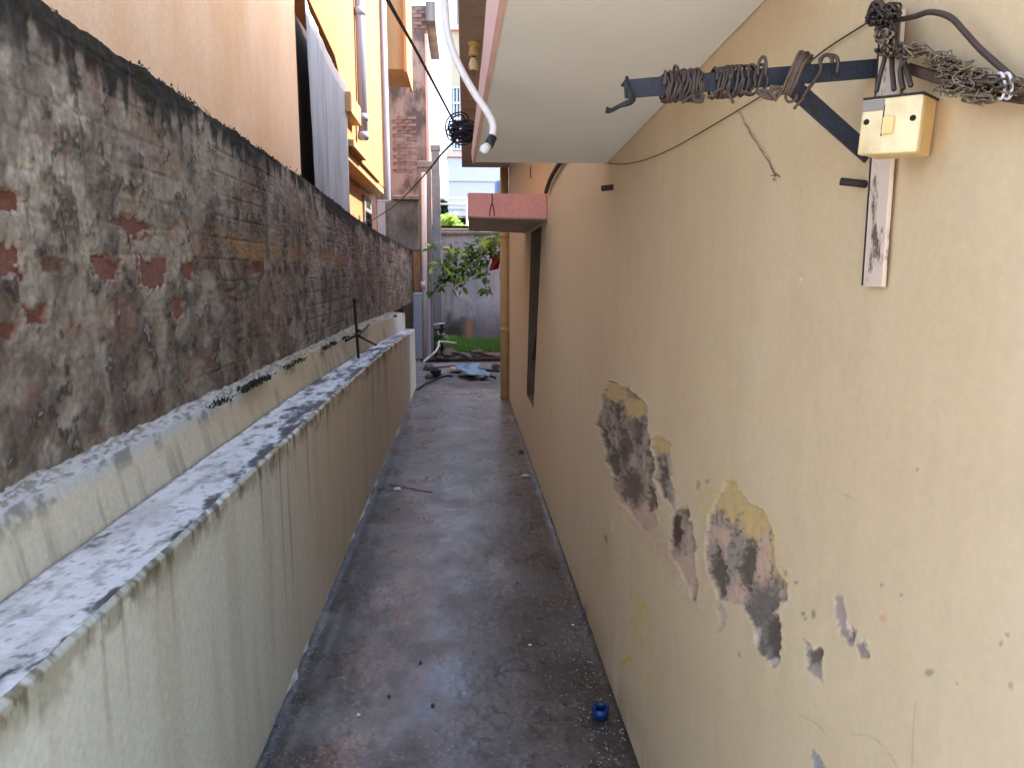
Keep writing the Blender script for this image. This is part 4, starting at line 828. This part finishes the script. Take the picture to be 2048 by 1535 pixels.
# switch box
bx = tag(empty('switch_box'), 'cream electrical switch box hanging at the bracket post', 'switch box')
ctr = P(1786, 250, Y=.90); an = rad(-50)
Rz = Matrix.Translation(ctr)@Matrix.Rotation(an, 4, 'Z')@Matrix.Rotation(rad(3), 4, 'Y')
def bpart(name, a, b, mat, par, bv=.002):
    V, Fc = boxd(a, b); V = [Rz@Vector(v) for v in V]; o = mesh(name, V, Fc, mat, par); bevel(o, bv) if bv else None; return o
hw = .0345
body = bpart('body', (-hw+.003, .0015, -hw), (hw-.003, .045, hw), M_ivory2, bx, .003)
cov = bpart('cover', (-hw, -.012, -hw), (hw, .001, hw-.004), M_ivory, bx, .003)
bpart('lid', (-hw-.001, -.011, hw-.0035), (hw, .046, hw-.0012), M_rust, bx, .001)
bpart('toggle', (-.007, -.016, -.012), (.006, -.0121, .008), M_ivory2, cov, .001); bpart('toggle_slot', (-.0085, -.0125, -.014), (-.0072, -.0119, .022), M_hole, cov, 0)
for sx in (-.027, .026): 
    p0 = Rz@Vector((sx, -.0118, .004)); p1_ = Rz@Vector((sx, -.0128, .004)); tube('screw_hole', [p0, p1_], .0035, M_hole, cov, 1, 10)
bpart('label_patch', (-hw+.001, -.0127, .016), (-.008, -.0121, .029), M_rubble, cov, 0)
# cables and tangles at the post
K = lambda x, y, X=.545: P(x, y, X=X)
cabs = [[K(1752, 185, .535), K(1760, 150, .538), K(1770, 110, .54), K(1775, 60, .545)], [K(1788, 180, .53), K(1784, 140, .535), K(1782, 105, .54), K(1772, 70, .545)], [K(1806, 178, .53), K(1800, 140, .532), K(1812, 112, .535), K(1822, 100, .54)], [K(1822, 172, .53), K(1812, 135, .535), K(1804, 118, .535)]]
o = tag(tubes('box_cables', [spline(c_) for c_ in cabs], .0032, M_wire), 'dark cables entering the top of the cream switch box', 'cable')
tag(tube('looped_cable', [K(1735, 42), K(1745, 10, .53), K(1762, 5, .53), K(1768, 30, .53), K(1790, 40, .54), K(1830, 33), K(1855, 25), K(1880, 27), K(1905, 38), K(1930, 65), K(1960, 98), K(1990, 125), K(2020, 152), K(2040, 175)], .0034, M_wire, None), 'black cable arching from the knot above the post to the right edge', 'cable')
tag(tubes('bundled_cables', [spline([K(1818, 132+i*4, .55), K(1880, 152+i*4, .552), K(1960, 180+i*3, .555), K(2060, 196+i*3, .56)]) for i in range(4)], .0036, M_bund), 'brown cable bundle running right from the bracket post', 'cable')
def tangle(name, label, centers, n, r, mat, size):
    L = []
    for i in range(n):
        (x, y, rx, ry) = random.choice(centers); pts = []; a = random.uniform(0, 6.28)
        for j in range(random.randint(4, 7)):
            a += random.uniform(.6, 1.7); k = random.uniform(.3, 1.0)*size
            pts.append(P(x+math.cos(a)*rx*k+random.gauss(0, rx*.25), y+math.sin(a)*ry*k+random.gauss(0, ry*.25), X=.548-random.uniform(-.012, .028)))
        L.append(spline(pts, 6))
    return tag(tubes(name, L, r, mat, None, 4), label, 'wire')
tangle('wire_knot', 'dark wire knot tied above the bracket post', [(1760, 30, 26, 22), (1752, 40, 20, 16), (1785, 20, 18, 16), (1770, 55, 18, 16)], 40, .0016, M_wire, 1)
tangle('string_wrap', 'pale string and wire wrapped below the dark knot', [(1768, 75, 16, 16), (1765, 66, 16, 12), (1775, 95, 12, 16)], 26, .0016, M_nest, 1)
tangle('wire_knot', 'small brown wire tangle at the joint of post and arm', [(1778, 85, 14, 24), (1805, 105, 16, 14), (1765, 104, 12, 8)], 26, .0015, M_wire2, 1)
tangle('dry_fibre_tangle', 'dry grassy fibres tangled around the cables right of the box', [(1880, 120, 26, 16), (1905, 140, 34, 20), (1940, 160, 40, 22), (1975, 170, 30, 18), (1960, 195, 30, 12), (1830, 100, 24, 12), (2020, 170, 30, 16), (1905, 175, 26, 16)], 120, .0009, M_nest, 1.1)
tangle('wire_tangle', 'dark wires woven through the fibre tangle right of the box', [(1930, 155, 40, 16), (1980, 168, 36, 14), (2030, 175, 30, 14), (1890, 130, 24, 12)], 48, .0013, M_wire2, 1)
for i, x in enumerate((2000, 2014)):
    pts = [P(x+10*math.cos(a), 172+26*math.sin(a), X=.535-.01*math.cos(a*.5)) for a in np.linspace(-1.9, 1.9, 9)]
    tag(tube('white_tie', pts, .0015, M_paper, None, 4, 6), ['white tie around the cables at the right edge, left of two', 'white tie around the cables at the right edge, right of two'][i], 'tie')

# ------------------------------------------------------------------ overhead cable with hanging coil, hose, lamp holder
cc = P(925, 262, Y=4.5)
ov0 = P(775, 0, Y=2.2); ov = ov0+(ov0-P(905, 238, Y=4.4))*.55
tag(tube('overhead_cable', [ov, ov0, P(838, 112, Y=3.2), P(905, 238, Y=4.4), cc+Vector((-.03, 0, .02))], .0058, M_wire, None, 8, 7), 'black overhead cable running from top left down to the dark coil', 'cable')
tag(tube('overhead_cable', [cc+Vector((-.05, .05, -.05)), P(880, 312, Y=6.5), P(840, 360, Y=9), P(790, 410, Y=12), P(745, 440, Y=15)], .009, M_wire, None, 8, 6), 'black cable sagging from the dark coil back to the far yellow house', 'cable')
L = []
for i in range(26):
    tx, ty = random.uniform(-.5, .5), random.uniform(-.8, .8); R_ = random.uniform(.035, .085); off = Vector((random.gauss(0, .02), random.gauss(0, .02), random.gauss(0, .014)))
    Mx = Matrix.Rotation(ty, 3, 'Y')@Matrix.Rotation(tx+1.57*random.choice([0, 1]), 3, 'X')
    L.append([cc+off+Mx@Vector((R_*math.cos(a), R_*.75*math.sin(a), .01*math.sin(3*a))) for a in np.linspace(0, 6.28, 22)])
tag(tubes('cable_coil', L, .0045, plain('purple_black_wire', S(40, 30, 40), .55, .3, 40)), 'round tangled coil of dark cable hanging in mid air', 'cable coil')
hs = tag(empty('hose'), 'white plastic hose hanging from the slab edge with a taped end', 'hose'); Hh_ = lambda x, y, Y: P(x, y, Y=Y)
tube('pipe', [Hh_(888, -160, 1.9), Hh_(889, -60, 1.9), Hh_(890, 10, 1.9), Hh_(896, 70, 1.9), Hh_(915, 125, 1.9), Hh_(948, 185, 1.9), Hh_(975, 225, 1.9), Hh_(986, 250, 1.9), Hh_(984, 278, 1.9)], .0092, M_pvc, hs, 8, 10)
tube('tape', [Hh_(985, 274, 1.9), Hh_(977, 292, 1.89)], .0115, M_tape, hs, 2, 10); tube('nozzle', [Hh_(977, 291, 1.89), Hh_(968, 299, 1.88), Hh_(964, 305, 1.88)], [.0095, .012, .0075], M_pvc, hs, 2, 10)
lh = tag(empty('lamp_holder'), 'small yellowed lamp holder hanging under the slab edge', 'lamp holder'); yl_ = 4.6; zz_ = 2.98; p = P(947, 84, Y=yl_)
lx = p.x; s_ = P(947, 84, Z=2.978)
tube('rose', [(s_.x, s_.y, 2.979), (s_.x, s_.y, 2.955)], .035, M_ivory2, lh, 2, 12); tube('stem', [(s_.x, s_.y, 2.96), (s_.x, s_.y, 2.90)], [.022, .03], M_ivory2, lh, 2, 12); tube('socket', [(s_.x, s_.y, 2.90), (s_.x, s_.y, 2.885)], .012, M_tape, lh, 2, 10)
tube('skirt', [(s_.x, s_.y, 2.888), (s_.x, s_.y, 2.85), (s_.x, s_.y, 2.82)], [.018, .03, .026], M_ivory, lh, 3, 12); tube('bulb_pin', [(s_.x, s_.y, 2.82), (s_.x, s_.y, 2.79)], [.012, .006], M_timb2, lh, 1, 8)

# ------------------------------------------------------------------ litter on the path
c0 = P(1200, 1432, Z=0); bc = tag(empty('bottle_cap'), 'blue plastic can lid lying upturned on the path by the right wall', 'lid')
def ring(r0, r1, h, a0_, a1_, n, z0=0):
    V = []; Fc = []
    for i in range(n+1):
        a = a0_+(a1_-a0_)*i/n
        for (r_, z) in ((r0, z0), (r0, z0+h), (r1, z0+h), (r1, z0)): V.append((c0.x+r_*math.cos(a), c0.y+r_*math.sin(a), z))
        if i:
            k = len(V)-8
            for j in range(4): Fc.append((k+j, k+(j+1) % 4, k+4+(j+1) % 4, k+4+j))
    return V, Fc
V, Fc = ring(.031, .028, .036, 0, 6.2832, 36, .004); mesh('skirt', V, Fc, M_blue, bc, True)
V, Fc = ring(.030, .0, .003, 0, 6.2832, 36, .006); mesh('disc', V, Fc, M_blue, bc)
V, Fc = ring(.033, .0285, .020, rad(-65), rad(-10), 8, .034); mesh('tear_strip', V, Fc, M_blue, bc); V, Fc = ring(.033, .0285, .020, rad(150), rad(230), 8, .034); mesh('tear_strip', V, Fc, M_blue, bc)
def crumple(name, label, cat, x, y, sx, sy, h, mat, seed):
    p = G(x, y); uu, vv = np.meshgrid(np.linspace(-1, 1, 12), np.linspace(-1, 1, 12), indexing='ij'); r_ = np.clip(1.15-np.hypot(uu, vv)*.3, .5, 1)
    z = .003+h*fbm(uu*2.5+seed, vv*2.5, seed)*np.clip(1.2-np.hypot(uu, vv), .05, 1)
    A = np.stack([p.x+sx*uu*r_*(1+.5*(fbm(uu*2, vv*2, seed+1)-.5)), p.y+sy*vv*r_*(1+.5*(fbm(uu*2, vv*2+7, seed+2)-.5)), z], -1)
    o = gridmesh(name, A, mat, flip=True); o.modifiers.new('s', 'SOLIDIFY').thickness = .001; return tag(o, label, cat)
crumple('paper_scrap', 'small crumpled white paper scrap on the path', 'paper', 795, 978, .033, .04, .03, M_paper, 5)
tag(tube('twig', [G(778, 968, .004), G(805, 973, .006), G(835, 979, .005), G(864, 984, .004)], .0035, M_twig, None, 5, 6), 'thin reddish twig lying beside the white paper scrap', 'twig')
crumple('dry_leaf', 'pale dry leaf curled against the right wall foot', 'leaf', 1052, 952, .045, .03, .03, M_dleaf, 9)
tag(tube('twig', [G(1028, 954, .004), G(1040, 953, .006), G(1056, 950, .01)], .003, M_dleaf, None, 4, 5), 'pale stalk of the dry leaf near the right wall', 'stalk')
crumple('dark_leaf', 'tiny dark brown leaf far along the foot of the right wall', 'leaf', 1042, 904, .03, .05, .03, M_twig, 13)
for i, (x, y, l_) in enumerate([(858, 979, 'tiny white chip right of the twig'), (880, 955, 'tiny dark leaf bit in the middle of the path'), (972, 959, 'tiny dark leaf bit nearer the right wall'), (778, 1392, 'flat olive leaf bit on the path centre'), (866, 1410, 'dark leaf bit right of the olive leaf'), (1146, 1250, 'small pale paint chip by the right wall foot'), (1060, 1290, 'pale paint chip beside the right wall'), (841, 1325, 'tiny black seed on the path'), (1035, 1166, 'small dark leaf fragment on the right half of the path'), (717, 1430, 'small white chip near the left of the path')]):
    crumple('litter_chip', l_, 'litter', x, y, .008, .011, .004, M_paper if 'white' in l_ or 'pale' in l_ else M_wood, 20+i*3)
V = []; Fc = []
def fleck(x, y, s):
    k = len(V); a = random.uniform(0, 6)
    for j in range(6): V.append((x+s*math.cos(a+j*1.047)*random.uniform(.5, 1.2), y+s*math.sin(a+j*1.047)*random.uniform(.6, 1.4), .0035+.006*math.exp(-(min(x-XL, XR-x)/.03)**2)))
    V.append((x, y, .006+.006*math.exp(-(min(x-XL, XR-x)/.03)**2))); Fc.extend([(k+j, k+(j+1) % 6, k+6) for j in range(6)])
for i in range(420):
    y = 1/random.uniform(1/7, 1/2.1); x = XR-.015-abs(random.gauss(0, .11)); fleck(x, y, random.uniform(.0012, .005))
for i in range(150):
    y = 1/random.uniform(1/3.2, 1/2.1); x = XL+.02+abs(random.gauss(0, .07)); fleck(x, y, random.uniform(.001, .0032))
for i in range(160):
    y = 1/random.uniform(1/9, 1/2.1); fleck(random.uniform(XL+.05, XR-.05), y, random.uniform(.001, .0035))
o = mesh('paint_flecks', V, Fc, M_fleck); tag(o, 'tiny pale paint flecks and grit scattered along the path edges', 'grit', kind='stuff')
bpy.context.view_layer.update()
